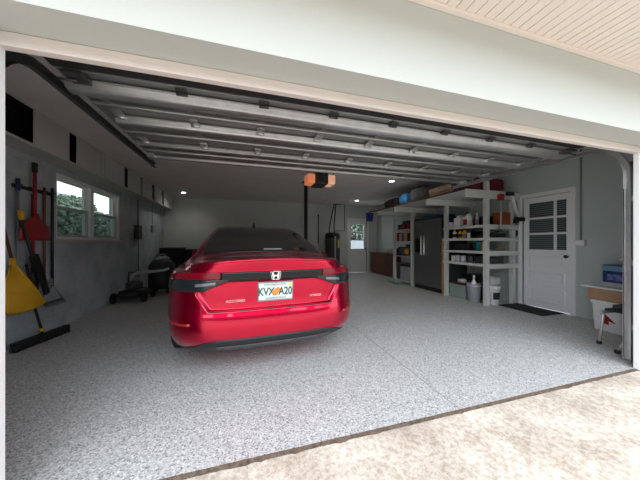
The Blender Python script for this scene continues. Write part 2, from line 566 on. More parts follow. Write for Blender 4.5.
# ------------------------------------------------------------------ house door, right wall
d = struct(thing('door_1', '', 'door', (R, RY0, 0)), 'white panelled house door with six glass panes on the right wall', 'door')
w = RY1 - RY0
b = MB()
b.box(-0.02, 0.2, -0.07, 0, 0, RZ + 0.07, .004); b.box(-0.02, 0.2, w, w + 0.07, 0, RZ + 0.07, .004); b.box(-0.02, 0.2, 0, w, RZ, RZ + 0.07, .004)
b.build('door_casing', 'white', d)
gz0, gz1, gy0, gy1 = 1.08, 1.95, 0.07, 0.66
ym = 0.235  # the mullion sits off centre
b = MB()
X0, X1 = 0.02, 0.06
b.box(X0, X1, 0.005, gy0, 0.012, RZ - .005); b.box(X0, X1, gy1, w - .005, 0.012, RZ - .005)
b.box(X0, X1, gy0, gy1, gz1, RZ - .005); b.box(X0, X1, gy0, gy1, 0.012, gz0)
b.box(X0, X1, ym - .02, ym + .02, gz0, gz1)
for k in (1, 2):
    zz = gz0 + (gz1 - gz0) * k / 3
    b.box(X0, X1, gy0, ym - .02, zz - .018, zz + .018); b.box(X0, X1, ym + .02, gy1, zz - .018, zz + .018)
leaf = b.build('door_leaf', 'white', d)
b = MB(); b.box(0.036, 0.042, gy0, gy1, gz0, gz1)
b.build('pane', mat('door_glass', (0.05, 0.07, 0.07), 0.08, spec=0.6), leaf)
b = MB()
for k in range(24):
    zz = gz0 + 0.02 + k * (gz1 - gz0 - 0.03) / 23
    b.box(0.0335, 0.0355, gy0 + .005, gy1 - .005, zz, zz + 0.010)
b.build('blind', mat('blind_slat', (0.16, 0.19, 0.19), 0.6), leaf)
for k, (za, zb) in enumerate(((0.76, 0.97), (0.45, 0.68), (0.13, 0.37))):
    b = MB()
    b.box(0.002, X0, 0.085, 0.105, za, zb, .006); b.box(0.002, X0, 0.64, 0.66, za, zb, .006); b.box(0.002, X0, 0.105, 0.64, za, za + .02, .006); b.box(0.002, X0, 0.105, 0.64, zb - .02, zb, .006); b.box(0.008, X0, 0.135, 0.61, za + .05, zb - .05, .008)
    b.build('raised_panel', 'white', leaf)
b = MB(); b.lathe([(0.012, 0), (0.012, .035), (0.026, .05), (0.030, .07), (0.02, .085), (0.005, .088)], 16)
kn = b.build('door_knob', 'black', leaf); kn.rotation_euler = (0, -PI / 2, 0); kn.location = (0.02, 0.045, 0.97)

# ------------------------------------------------------------------ back door
d = struct(thing('door_2', '', 'door', (DX0, B, 0)), 'white back door with a four pane window beside the brown cabinet', 'door')
w = DX1 - DX0
b = MB(); b.box(-0.07, 0, -0.02, 0.2, 0, DZ + .07); b.box(w, w + .07, -0.02, 0.2, 0, DZ + .07); b.box(0, w, -0.02, 0.2, DZ, DZ + .07)
b.build('door_casing', 'white', d)
b = MB()
b.box(0, 0.09, .03, .07, .01, DZ); b.box(w - .12, w, .03, .07, .01, DZ); b.box(.09, w - .12, .03, .07, .01, .97); b.box(.09, w - .12, .03, .07, 1.30, 1.34); b.box(.09, w - .12, .03, .07, 1.95, DZ)
b.box(.35, .38, .03, .07, 1.34, 1.95); b.box(.09, w - .12, .032, .068, 1.64, 1.67)
leaf = b.build('door_leaf', 'white', d)
b = MB(); b.box(.09, w - .12, .048, .052, 1.34, 1.95); b.build('pane', 'glass', leaf)
b = MB(); b.box(.09, w - .12, .048, .052, .97, 1.30); b.build('pane', 'glass', leaf)
b = MB(); b.box(.10, w - .13, .022, .03, .15, .85, .003); b.build('panel', 'white', leaf)
b = MB(); b.lathe([(0.012, 0), (0.012, .04), (0.03, .05), (0.03, .07), (0.01, .08)], 14)
kn = b.build('door_knob', 'black', leaf); kn.rotation_euler = (PI / 2, 0, 0); kn.location = (w - .06, .03, .97)

# ------------------------------------------------------------------ outside the windows
b = MB(); b.box(-14, -13.6, 2, 40, -0.06, 4.6)
hs = tag(b.build('neighbour_house', 'house'), 'white neighbouring house seen through the side windows', 'house')
b = MB(); b.prism([(-12.9, 4.45), (-12.9, 4.65), (-17, 6.6), (-17, 6.4)], 'y', 1.4, 25); b.build('roof', 'roof', hs)
for yy in (20.0, 27.5):
    b = MB(); b.box(-13.6, -13.56, yy, yy + 1.6, 2.2, 3.6); b.build('window', 'midgray', hs)


def leafy(name, label, x0, x1, y0, y1, z0, z1, n, seed, cat='hedge'):
    rnd = random.Random(seed)
    b = MB()
    cx_, cy_, cz_ = (x0 + x1) / 2, (y0 + y1) / 2, (z0 + z1) / 2
    for _ in range(n):
        while True:
            u, v, q = rnd.uniform(-1, 1), rnd.uniform(-1, 1), rnd.uniform(-1, 1)
            if u ** 4 + v ** 4 + q ** 4 < 1: break
        p = Vector((cx_ + u * (x1 - x0) / 2, cy_ + v * (y1 - y0) / 2, cz_ + q * (z1 - z0) / 2))
        a = Vector((rnd.uniform(-1, 1), rnd.uniform(-1, 1), rnd.uniform(-1, 1))).normalized() * 0.10
        c = a.orthogonal().normalized() * 0.06
        b._add([p - a, p + c, p + a, p - c], [(0, 1, 2, 3)])
    o = tag(b.build(name, 'foliage', recalc=False), label, cat)
    k = max(1, int((y1 - y0) / 1.2))
    for i in range(k):
        yy = y0 + (i + .5) * (y1 - y0) / k
        t = MB()
        t.tube([(cx_, yy, -0.08), (cx_ + .05, yy + .05, z0 + .5 * (z1 - z0))], [0.05, 0.02], 6)
        t.build('stem', 'bark', o)
    return o


leafy('hedge', 'dense green hedge outside the side windows', -8.0, -6.6, 10.5, 20.5, -0.05, 2.75, 15000, 4)
leafy('shrub', 'taller green shrub rising above the hedge outside', -10.2, -8.8, 16.5, 19.5, 0, 3.9, 6000, 5, 'shrub')
rnd = random.Random(77)
b = MB()
xx = -34.0
while xx < 34:
    hgt = rnd.uniform(5.0, 8.0); wd = rnd.uniform(4.0, 6.5)
    b.blob((xx, -27 + rnd.uniform(-1.5, 1.5), hgt / 2 - .1), (wd, 4.5, hgt), rnd.randint(0, 999), .16, 3)
    xx += wd * .62
tag(b.build('added_treeline', 'foliage'), 'unseen row of dark trees added across the street to darken the car reflections', 'trees', kind='stuff')  # unseen trees, added to darken what the car paint reflects
# light outside the back door
leafy('hedge', 'dark green hedge seen through the back door window', 3.0, 9.0, 13.0, 13.9, -.05, 3.0, 9000, 9)
b = MB(); b.box(2.5, 9.5, 12.6, 12.8, -0.06, 1.36)
tag(b.build('garden_wall', mat('garden_wall_grey', (.36, .38, .39), .8)), 'white garden wall seen through the back door window', 'wall', kind='structure')


# ------------------------------------------------------------------ recessed ceiling lamps
def downlight(loc, label):
    t = thing('recessed_light', label, 'ceiling light', loc, 0, 'recessed ceiling lights')
    b = MB(); b.lathe([(0.085, 0), (0.085, -.004), (0.062, -.010), (0.060, -.002)], 28); b.build('trim_ring', 'white', t)
    b = MB(); b.lathe([(0.058, -.003), (0.058, -.006)], 24); b.build('lamp_disc', 'led', t)
    ld = bpy.data.lights.new('downlight_lamp', 'SPOT')
    ld.energy = 9; ld.spot_size = math.radians(150); ld.spot_blend = 0.8; ld.shadow_soft_size = 0.06; ld.color = (1, .95, .88)
    lo = bpy.data.objects.new('downlight_lamp', ld); COL.objects.link(lo); lo.parent = t; lo.location = (0, 0, -.02)


downlight((-1.77, 8.38, CE), 'lit recessed ceiling light over the dark clutter in the back left corner')
downlight((3.42, 5.39, CE), 'lit recessed ceiling light nearest the opener, in front of the overhead shelf')
downlight((3.80, 8.21, CE), 'lit recessed ceiling light in front of the back door')

# ------------------------------------------------------------------ overhead cabinets on the left wall
CX, CZ = -2.27, 2.28
oc = thing('overhead_cabinet', 'long bank of light grey overhead cabinets above the side window', 'cabinet', (W, 2.6, CZ))
L0 = 6.62
b = MB()
dpt = CX - W
b.box(0.002, dpt - .02, 0, L0, 0, 0.03); b.box(0.002, 0.02, 0, L0, .03, CE - CZ - .002)
for yy in (0, 1.60, 2.90, 4.20, 5.40, L0 - .02):
    b.box(0.002, dpt - .05, yy, yy + .02, .03, CE - CZ - .002)
b.box(dpt - .03, dpt - .012, 0, L0, 0, .035); b.box(dpt - .03, dpt - .012, 0, L0, CE - CZ - .012, CE - CZ - .002)
b.build('carcass', 'panel', oc)
# sliding doors: the gaps between them show the dark inside
edges = [(3.62, 4.20), (4.37, 4.99), (5.03, 5.12), (5.16, 5.81), (5.99, 6.58), (6.74, 7.34), (7.54, 8.13), (8.30, 9.20)]
for i, (ya, yb) in enumerate(edges):
    b = MB(); b.box(dpt - .012, dpt + .006, ya - 2.6, yb - 2.6, .004, CE - CZ - .006, .003)
    b.build('cabinet_door', 'panel', oc)
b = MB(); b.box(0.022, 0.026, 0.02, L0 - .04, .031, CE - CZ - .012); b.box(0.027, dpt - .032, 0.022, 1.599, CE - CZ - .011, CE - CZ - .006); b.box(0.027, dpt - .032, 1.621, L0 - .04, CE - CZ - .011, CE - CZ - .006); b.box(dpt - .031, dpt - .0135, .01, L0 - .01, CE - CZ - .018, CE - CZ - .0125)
b.build('shade_lining', 'black', oc)  # black sheets standing in for the shade inside the cabinets

# ------------------------------------------------------------------ garage door, open overhead
gx0, gx1, gz = -1.095, 3.56, 2.25
gd = thing('garage_door', 'open sectional steel garage door lying flat under the ceiling', 'garage door', (gx0, 1.885, gz))
gw = gx1 - gx0
bounds = [(0.0, .535), (.535, 1.06), (1.06, 1.58)]
cols = [0.125 + i * 0.552 for i in range(9)]
# struts of each section: (distance along the door, width, depth, end inset)
STR = [[(.15, .13, .05, .0), (.37, .03, .012, .02)], [(.58, .072, .045, .08), (.845, .03, .014, .02)], [(1.105, .045, .035, .03), (1.335, .03, .014, .02), (1.55, .05, .03, .0)]]
for sct, (y0, y1) in enumerate(bounds):
    b = MB()
    b.box(0, gw, y0 + .003, y1 - .003, 0.0, 0.045, .006)
    sec = b.build('section', 'doorskin', gd)
    for cc in cols:
        b = MB(); b.box(cc - .025, cc + .025, y0 + .01, y1 - .01, -.012, 0, .003); b.build('stile', 'doorskin', sec)
    for yc, wd, dp, ins in STR[sct]:
        b = MB()
        z_ = -.012
        h_ = wd / 2
        poly = [(yc - h_ - .02, z_), (yc - h_ - .02, z_ - .004), (yc - h_, z_ - .006)]
        poly += [(yc - h_ * .92 * math.cos(a), z_ - .006 - dp * math.sin(a) ** .6) for a in lin_(.12, PI - .12, 9)]
        poly += [(yc + h_, z_ - .006), (yc + h_ + .02, z_ - .004), (yc + h_ + .02, z_)]
        b.prism(poly, 'x', ins, gw - ins)
        b.build('strut', 'galv' if wd > .07 else 'strut_dull', sec)
    if sct == 0:
        for cc in cols:
            b = MB(); b.cbox((cc, .036, -.018), (.07, .06, .014), (0, 0, 0), .002); b.tube([(cc - .035, .05, -.03), (cc + .035, .05, -.03)], .010, 8)
            b.build('bracket_plate', 'darksteel', sec)
    if sct < 2:
        for cc in cols:
            b = MB()
            b.cbox((cc, y1 - .05, -.018), (.07, .07, .012), (0, 0, 0), .002); b.cbox((cc, y1 + .035, -.018), (.07, .05, .012), (0, 0, 0), .002)
            b.tube([(cc - .035, y1, -.03), (cc + .035, y1, -.03)], .012, 8); b.cbox((cc, y1, -.018), (.05, .06, .010))
            b.build('hinge', 'galv', sec)
for xx in (.04, gw - .04):
    b = MB(); b.cbox((xx, 1.52, -.03), (.07, .12, .05), (0, 0, 0), .006); b.tube([(xx, 1.52, -.05), (xx + (.02 if xx > 1 else -.02), 1.52, -.05)], .008, 8)
    b.build('top_bracket', 'galv', gd)
b = MB(); b.box(0, gw, -.012, .004, -.006, 0.05, .003)
b.build('seal_retainer', 'galv', gd)
b = MB(); b.box(0, gw, -.13, -.013, -.004, .040, .008); b.build('bottom_seal', 'rubber', gd)
for xx in (.07, gw - .13):
    b = MB(); b.cbox((xx + .03, .03, -.03), (.1, .12, .02), (0, 0, 0), .004); b.tube([(xx + .03, .03, -.05), (xx + (-.1 if xx < 1 else .16), .03, -.05)], .008, 8)
    b.build('corner_bracket', 'darksteel', gd)


# ------------------------------------------------------------------ tracks
def track(name, x, sgn, label):
    t = thing(name, label, 'track', (x, 1.56, 0))
    path = [(0, 0, 0.02), (0, 0, 1.90)]
    for k in range(1, 9):
        a = k / 8 * PI / 2
        path.append((0, 0.32 * (1 - math.cos(a)), 1.90 + 0.32 * math.sin(a)))
    path += [(0, 1.2, 2.225), (0, 2.30, 2.235)]
    # C-shaped rail swept along the path: web and two lips
    def sweep(off0, off1, thick):
        b = MB()
        rows = []
        pv = [Vector(p) for p in path]
        for i, p in enumerate(pv):
            a = pv[max(0, i - 1)]; c = pv[min(len(pv) - 1, i + 1)]
            dn = (c - a).normalized()
            nr = Vector((0, -dn.z, dn.y))
            rows.append([p + nr * off0 + Vector((thick[0], 0, 0)), p + nr * off1 + Vector((thick[0], 0, 0)), p + nr * off1 + Vector((thick[1], 0, 0)), p + nr * off0 + Vector((thick[1], 0, 0))])
        b.grid(rows, smooth=False, wrap=True)
        b.bm.faces.new([v for v in list(b.bm.verts)[:4]]); b.bm.faces.new([v for v in list(b.bm.verts)[-4:]])
        return b
    rm = 'galv' if sgn > 0 else 'darksteel'  # left rail darker: the track's shadow is put into its colour
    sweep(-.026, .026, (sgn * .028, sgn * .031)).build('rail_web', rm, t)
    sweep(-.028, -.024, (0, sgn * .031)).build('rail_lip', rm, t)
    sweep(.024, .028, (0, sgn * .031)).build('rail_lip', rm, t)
    b = MB(); b.box(sgn * .032 if sgn > 0 else -.075, .075 if sgn > 0 else -.032, -.095, -.088, 0.02, 2.02); b.box(min(sgn * .031, sgn * .036), max(sgn * .031, sgn * .036), -.09, .02, 0.02, 2.02)
    b.build('wall_angle', 'darksteel', t)
    for zz in (.35, 1.0, 1.65):
        b = MB(); b.cbox((sgn * .036, -.03, zz), (.012, .10, .05), (0, 0, 0), .002); b.tube([(sgn * .02, -.02, zz), (sgn * .046, -.02, zz)], .009, 8)
        b.build('bracket', 'galv', t)
    b = MB(); b.box(sgn * .04 - .015, sgn * .04 + .015, 2.25, 2.28, 2.22, CE - .002); b.build('ceiling_hanger', 'darksteel', t)
    b = MB(); b.tube([(0, .02, .04), (0, .02, 1.75)], .004, 6); b.build('lift_cable', 'darksteel', t)


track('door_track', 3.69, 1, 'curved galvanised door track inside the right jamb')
track('door_track', -1.14, -1, 'curved steel door track inside the left jamb, with shadow put into its colour')

# opener
op = thing('garage_door_opener', 'black garage door opener with orange lit lamp covers hung from the ceiling', 'door opener', (1.27, 4.3, 2.22))
b = MB(); b.box(-.11, .11, -.16, .22, 0, .21, .02); b.build('housing', 'black', op)
b = MB(); b.box(-.25, -.115, -.13, .16, 0.015, .175, .03); b.build('lamp_cover', 'lensglow', op)
b = MB(); b.box(.115, .25, -.13, .16, 0.015, .175, .03); b.build('lamp_cover', 'lensglow2', op)
b = MB(); b.box(-.02, .02, -2.62, -.16, .14, .18, .004); b.build('rail', 'darksteel', op)
for xx in (-.1, .1):
    b = MB(); b.box(xx - .015, xx + .015, .02, .05, .19, CE - 2.222); b.build('hanger_strap', 'galv', op)
b = MB(); b.tube([(.24, .1, .17), (.30, .1, .25), (.27, .12, .38), (.2, .1, .47)], .006, 6); b.build('power_cord', 'black', op)

# steel column beside the car
b = MB(); b.lathe([(0.045, 0.012), (0.045, CE - .012)], 20); b.box(-.09, .09, -.09, .09, 0, .012); b.box(-.09, .09, -.09, .09, CE - .012, CE)
pc = tag(b.build('support_post', 'black'), 'slim black steel post from floor to ceiling beside the car', 'post'); pc.location = (1.44, 6.1, 0)


# ------------------------------------------------------------------ the car
def pchip(xs, ys):
    xs = np.array(xs, float); ys = np.array(ys, float)
    h = np.diff(xs); dl = np.diff(ys) / h
    m = np.zeros(len(xs)); m[0] = dl[0]; m[-1] = dl[-1]
    for i in range(1, len(xs) - 1):
        if dl[i - 1] * dl[i] > 0:
            w1 = 2 * h[i] + h[i - 1]; w2 = h[i] + 2 * h[i - 1]
            m[i] = (w1 + w2) / (w1 / dl[i - 1] + w2 / dl[i])

    def f(x):
        x = min(max(x, xs[0]), xs[-1])
        i = min(int(np.searchsorted(xs, x, 'right')) - 1, len(xs) - 2)
        t = (x - xs[i]) / h[i]
        return float((1 + 2 * t) * (1 - t) ** 2 * ys[i] + t * (1 - t) ** 2 * h[i] * m[i] + t * t * (3 - 2 * t) * ys[i + 1] + t * t * (t - 1) * h[i] * m[i + 1])
    return f


YR = pchip([.20, .26, .32, .40, .48, .56, .61, .70, .86, .95, 1.00, 1.045, 1.062, 1.075, 1.085, 1.10, 1.15, 1.25, 1.37, 1.44, 1.47, 1.482],
           [.30, .13, .050, .004, 0.002, .009, .020, .030, .030, .022, .010, .000, .010, .10, .36, .46, .62, .96, 1.34, 1.68, 2.00, 2.3])
YF = pchip([.20, .30, .50, .65, .75, .85, .95, 1.00, 1.06, 1.10, 1.25, 1.37, 1.44, 1.47, 1.482],
           [4.74, 4.90, 4.97, 4.95, 4.86, 4.52, 3.98, 3.68, 3.50, 3.42, 3.08, 2.84, 2.62, 2.45, 2.32])
HW = pchip([.20, .30, .45, .65, .82, .90, .96, 1.01, 1.05, 1.09, 1.15, 1.25, 1.37, 1.43, 1.46, 1.475, 1.482],
           [.84, .895, .92, .93, .925, .91, .87, .805, .755, .73, .71, .67, .605, .56, .48, .34, .10])
LR = pchip([.2, .36, .5, .9, 1.0, 1.06, 1.09, 1.2, 1.482], [.74, .70, .66, .70, .66, .58, .46, .50, .45])
NR = 3.3


def recess_w(z):
    if z < .615 or z > .876: return 0.0
    if z < .785: return .55 + (.66 - .55) * (z - .615) / (.785 - .615)
    return .66 + (.38 - .66) * (z - .785) / (.876 - .785)


def ssm(t):
    t = min(max(t, 0), 1); return t * t * (3 - 2 * t)


def rear_pt(a, z, raw=False):
    # a in radians from the rear centre (0) round the corner (pi/2) and on along the side
    s = 1 if a >= 0 else -1
    aa = abs(a)
    hw, L = HW(z), LR(z)
    if aa <= PI / 2:
        x = hw * math.sin(aa) ** (2 / NR); y = YR(z) + L * (1 - max(0, math.cos(aa)) ** (2 / NR))
    else:
        x = hw; y = YR(z) + L + (aa - PI / 2) * 1.0
    if not raw:
        rw = recess_w(z)
        if rw > 0:
            k = ssm((rw - x) / .018) * ssm((z - .615) / .014) * ssm((.876 - z) / .012)
            y += k * (.020 + .024 * (.876 - z) / .25)
    # the boot lid edge droops towards the corners
    k = ssm((1.0 - y) / .5) * ssm((z - .93) / .09) * ssm((1.35 - z) / .2)
    return Vector((s * x, y, z - .05 * k * (min(x, .8) / .75) ** 2))


def x2a(x, z):
    hw = HW(z)
    return math.copysign(math.asin(min(1, (abs(x) / hw)) ** (NR / 2)), x)


def off_pt(a, z, o, raw=True):
    e = 1e-3
    p = rear_pt(a, z, raw)
    du = rear_pt(a + e, z, True) - rear_pt(a - e, z, True)
    dv = rear_pt(a, z + e, True) - rear_pt(a, z - e, True)
    n = du.cross(dv)
    if n.length < 1e-12: return p
    n.normalize()
    c = Vector((0, 2.5, .8))
    if n.dot(p - c) < 0: n = -n
    return p + n * o


CAR = thing('sedan_car', 'red four door sedan parked nose in at the middle of the garage', 'car', (0.262, 2.255, 0), math.radians(3.9))
zs = list(np.concatenate([np.linspace(.20, .60, 26), np.linspace(.605, .645, 11), np.linspace(.655, .76, 10), np.linspace(.768, .89, 20), np.linspace(.90, 1.03, 18),
                          np.linspace(1.036, 1.10, 20), np.linspace(1.108, 1.43, 24), np.linspace(1.435, 1.482, 14)]))
rows = []
for z in zs:
    z = float(z)
    ring = []
    hw = HW(z); yf = YF(z)
    na = 150
    # dense samples by lateral position, then by angle at the corners
    xs_ = list(np.linspace(-.80, .80, 121))
    aset = [x2a(x_ * hw / .93, z) for x_ in xs_]
    a_end = aset[-1]
    tail = [a_end + (PI / 2 - a_end) * k / 16 for k in range(1, 17)]
    al = [-t for t in tail[::-1]] + aset + tail
    for a in al:
        ring.append(rear_pt(a, z))
    yl = ring[-1].y
    Lf = min(.85, (yf - yl) * .45)
    ys_side = np.linspace(yl, yf - Lf, 42)[1:]
    for y in ys_side: ring.append(Vector((hw, float(y), z)))
    nf = 2.5
    for k in range(1, 24):
        t = PI / 2 - k * PI / 24
        ring.append(Vector((hw * math.copysign(abs(math.sin(t)) ** (2 / nf), t), yf - Lf + Lf * math.cos(t) ** (2 / nf), z)))
    for y in ys_side[::-1]: ring.append(Vector((-hw, float(y), z)))
    rows.append(ring)
b = MB()
rr = b.grid(rows, smooth=True, wrap=True)
b.bm.faces.new(rr[0][::-1]); b.bm.faces.new(rr[-1])
body = b.build('body', 'red_car', CAR)
# wheel arches
for yw in (1.09, 3.94):
    c = MB(); c.tube([(-1.1, yw, .345), (1.1, yw, .345)], .375, 48)
    cut = c.build('arch_cutter', 'black')
    md = body.modifiers.new('arch', 'BOOLEAN'); md.operation = 'DIFFERENCE'; md.object = cut; md.solver = 'EXACT'
    cut.parent = CAR
    dg = bpy.context.evaluated_depsgraph_get()
    nm = bpy.data.meshes.new_from_object(body.evaluated_get(dg))
    body.modifiers.clear()
    body.data = nm
    bpy.data.objects.remove(cut)
body.data.materials.clear(); body.data.materials.append(M['red_car'])


def patch(name, m, rowsz, af, o=.006, thick=.014, parent=None, n=30, raw=True):
    """rowsz: list of t; af(t)->(list of (a,z)) along the row"""
    b = MB()
    b.grid([[off_pt(a, z, o, raw) for a, z in af(t)] for t in rowsz])
    ob = b.build(name, m, parent or CAR)
    sd = ob.modifiers.new('thick', 'SOLIDIFY'); sd.thickness = thick; sd.offset = -1
    # normals must point out for the inward thickness
    me = ob.data
    s_ = sum((Vector(p.normal).dot(Vector(p.center) - Vector((0, 2.5, .8)))) for p in me.polygons)
    if s_ < 0: me.flip_normals()
    return ob


lin = lambda a, b_, n: [a + (b_ - a) * k / (n - 1) for k in range(n)]


def xrow(z, xa, xb, n=30):
    return [(x2a(x_, z), z) for x_ in lin(xa, xb, n)]


# black light bar across the boot lid
patch('light_bar', 'blackgloss', lin(.872, .952, 6), lambda z: xrow(z, -.46, .46, 60), o=.005)
# tail lamps: red upper strip, smoked lower lens
for s in (-1, 1):
    lamp = patch('tail_lamp', 'lamp_red', lin(.892, .958, 7), lambda z: [(s * a, z) for a in lin(x2a(.462, z), PI / 2 + .16, 34)], o=.007)
    def lensrow(t):
        out = []
        for a in lin(x2a(.40, .85), PI / 2 + .10, 36):
            zz = .8
            xx = abs(rear_pt(a, zz).x)
            zl = .868 - (.868 - .790) * ssm((xx - .40) / .22) if a < PI / 2 else .790
            zu = .888
            out.append((s * a, zl + (zu - zl) * t))
        return out
    lens = patch('smoked_lens', 'lamp_dark', lin(0, 1, 7), lensrow, o=.006, parent=lamp)
    patch('clear_lens', 'lamp_clear', lin(0, 1, 4), lambda t: [(s * x2a(x_, .83), .845 + t * .024 - .02 * (x_ - .5) / .2) for x_ in lin(.50, .66, 12)], o=.009, parent=lamp, thick=.004)
    patch('bumper_reflector', 'reflector', lin(.505, .525, 3), lambda z: [(s * a, z) for a in lin(x2a(.70, z), PI / 2, 16)], o=.004, thick=.006)
# rear glass
def glassrow(z):
    k = (z - 1.10) / .33
    am = PI / 2 * (.63 - .02 * k)
    return [(a, z) for a in lin(-am, am, 40)]
patch('rear_window', 'glassdark', lin(1.112, 1.425, 16), glassrow, o=.003, thick=.006)
# high brake lamp seen in the rear glass
patch('brake_light', 'brakelens', lin(1.128, 1.139, 3), lambda z: [(x2a(x_, z), z) for x_ in lin(-.03, .17, 10)], o=.005, thick=.004)
# side windows
for s in (-1, 1):
    for (ya, yb) in ((1.62, 2.42), (2.50, 3.25)):
        b = MB()
        g = []
        for z in lin(1.06, 1.385, 10):
            k = (z - 1.06) / .325
            y0_, y1_ = ya + (.16 * k if ya < 2 else 0), yb - (.42 * k if yb > 3 else 0)
            g.append([(s * (HW(z) + .004), y, z) for y in lin(y0_, y1_, 8)])
        b.grid(g); b.build('side_window', 'glassdark', CAR)
b = MB()
gl = []
for z in lin(1.10, 1.40, 12):
    yf = YF(z); hw = HW(z); yl = rear_pt(PI / 2, z).y; Lf = min(.85, (yf - yl) * .45)
    gl.append([(hw * math.copysign(abs(math.sin(t)) ** .8, t) * 1.003, yf - Lf + Lf * math.cos(t) ** .8 + .004, z) for t in lin(-.95, .95, 24)])
b.grid(gl); b.build('windscreen', 'glassdark', CAR)
# lower bumper and diffuser
def zb(a):
    x_ = abs(rear_pt(a, .35).x)
    return .385 - .105 * ssm((x_ - .45) / .42)
patch('lower_bumper', 'black', lin(0, 1, 8), lambda t: [(a, .205 + (zb(a) - .205) * t) for a in lin(-PI / 2 - .1, PI / 2 + .1, 70)], o=.006)
patch('diffuser', 'diffuser', lin(0, 1, 4), lambda t: [(x2a(x_, .3), .262 + (.318 - .262) * t + .0 * x_) for x_ in lin(-.50 - 0, .56, 30)], o=.012, thick=.008)
# boot shut line
for s in (-1, 1):
    b = MB(); pts = []
    for z in lin(.955, 1.055, 8): pts.append(off_pt(s * x2a(.70, z), z, .001))
    b.tube(pts, .0035, 6); b.build('shut_line', 'black', CAR)
b = MB()
ln = []
for k in lin(0, 1, 12): ln.append((-.66 + .10 * k, .785 - .162 * k))
for k in lin(0, 1, 40)[1:-1]: ln.append((-.56 + 1.12 * k, .619))
for k in lin(0, 1, 12): ln.append((.56 + .10 * k, .623 + .162 * k))
b.tube([off_pt(x2a(x_, z_), z_, .001) for x_, z_ in ln], .0045, 6); b.build('shut_line', 'black', CAR)
# boot lip
b = MB(); b.tube([off_pt(x2a(x_, 1.05), 1.055, .001) for x_ in lin(-.66, .66, 40)], .010, 8); b.build('boot_lip', 'red_car', CAR)
# number plate
pm = Matrix.Translation((0.006, YR(.76) + .022, .766)) @ Matrix.Rotation(math.radians(90 + 6), 4, 'X')
pl = MB(); pl.box(-.160, .160, -.088, .088, -.006, .004, .004)
plate = pl.build('number_plate', 'midgray', CAR); plate.matrix_local = pm
q = MB(); q.box(-.150, .150, -.075, .075, .004, .007, .001); q.build('plate_face', 'plate', plate)
I = Matrix.Identity(4)
T = Matrix.Translation
text('KVX', 'plate_letters', .098, 'plate_green', plate, T((-.086, -.004, .008)), .0008, .76, .0022)
text('A20', 'plate_letters', .098, 'plate_green', plate, T((.088, -.004, .008)), .0008, .76, .0022)
text('MYFLORIDA.COM', 'plate_caption', .024, 'plate_green', plate, T((-.01, .060, .008)), .0006, 1.0)
text('SUNSHINE STATE', 'plate_caption', .024, 'plate_green', plate, T((0, -.062, .008)), .0006, 1.0)
q = MB(); q.lathe([(0.029, 0), (.029, .002), (.012, .004)], 20, (-.006, -.010, .007)); q.lathe([(0.024, 0), (.024, .002), (.010, .0035)], 18, (.016, .012, .007)); q.build('orange_emblem', 'orange', plate)
q = MB(); q.box(.118, .145, .045, .072, .007, .0085); q.build('sticker', 'yellow_sticker', plate)
# chrome emblem on the light bar: a rounded frame holding upright flared bars and a cross bar
em = Matrix.Translation((0.0, YR(.912) - .008, .912)) @ Matrix.Rotation(math.radians(90), 4, 'X')
q = MB()
fr = [(-.040, .034), (.040, .034), (.046, .028), (.036, -.030), (.030, -.036), (-.030, -.036), (-.036, -.030), (-.046, .028)]
q.tube([(x_, y_, .004) for x_, y_ in fr + fr[:1]], .0035, 8)
q.prism([(-.034, .028), (-.021, .028), (-.014, .004), (.014, .004), (.021, .028), (.034, .028), (.028, -.030), (.015, -.030), (.012, -.009), (-.012, -.009), (-.015, -.030), (-.028, -.030)], 'z', 0, .008)
e_ = q.build('emblem', 'chrome', CAR); e_.matrix_local = em
e2 = text('ACCORD', 'badge', .030, 'chrome', CAR, T((-.34, YR(.70) + .026, .70)) @ Matrix.Rotation(math.radians(93), 4, 'X'), .0025, 1.25)
e3 = text('HYBRID', 'badge', .028, 'chrome', CAR, T((.39, YR(.70) + .031, .70)) @ Matrix.Rotation(math.radians(93), 4, 'X'), .0025, 1.2)
# antenna fin
b = MB(); b.prism([(1.90, 1.45), (2.14, 1.46), (1.97, 1.505), (1.93, 1.52)], 'x', -.012, .012); b.build('antenna_fin', 'blackgloss', CAR)
# mirrors and handles
for s in (-1, 1):
    b = MB(); b.blob((s * .96, 3.24, 1.00), (.16, .10, .12), 3, .02); b.tube([(s * .86, 3.24, .98), (s * .95, 3.22, 1.0)], .02, 8); b.build('door_mirror', 'red_car', CAR)
    for yy in (1.62, 2.55):
        b = MB(); b.box(min(s * .925, s * .95), max(s * .925, s * .95), yy, yy + .2, .86, .885, .006); b.build('door_handle', 'red_car', CAR)
# wheels
for yw in (1.09, 3.94):
    for s in (-1, 1):
        b = MB()
        pr = [(.215, -.11), (.30, -.115), (.330, -.10), (.336, -.06), (.336, .06), (.330, .10), (.30, .115), (.215, .11)]
        b.lathe(pr, 40)
        wv = b.build('wheel', 'rubber', CAR); wv.location = (s * .85, yw, .336); wv.rotation_euler = (0, s * PI / 2, 0)
        b = MB(); b.lathe([(.222, .02), (.222, .112), (.205, .112), (.20, .06)], 36)
        for k in range(10):
            b.cbox((.115 * math.cos(k * PI / 5), .115 * math.sin(k * PI / 5), .09), (.20, .028, .02), (0, 0, k * PI / 5), .003)
        b.lathe([(.045, .06), (.045, .105), (.02, .11)], 16)
        b.build('alloy_rim', 'darksteel', wv)


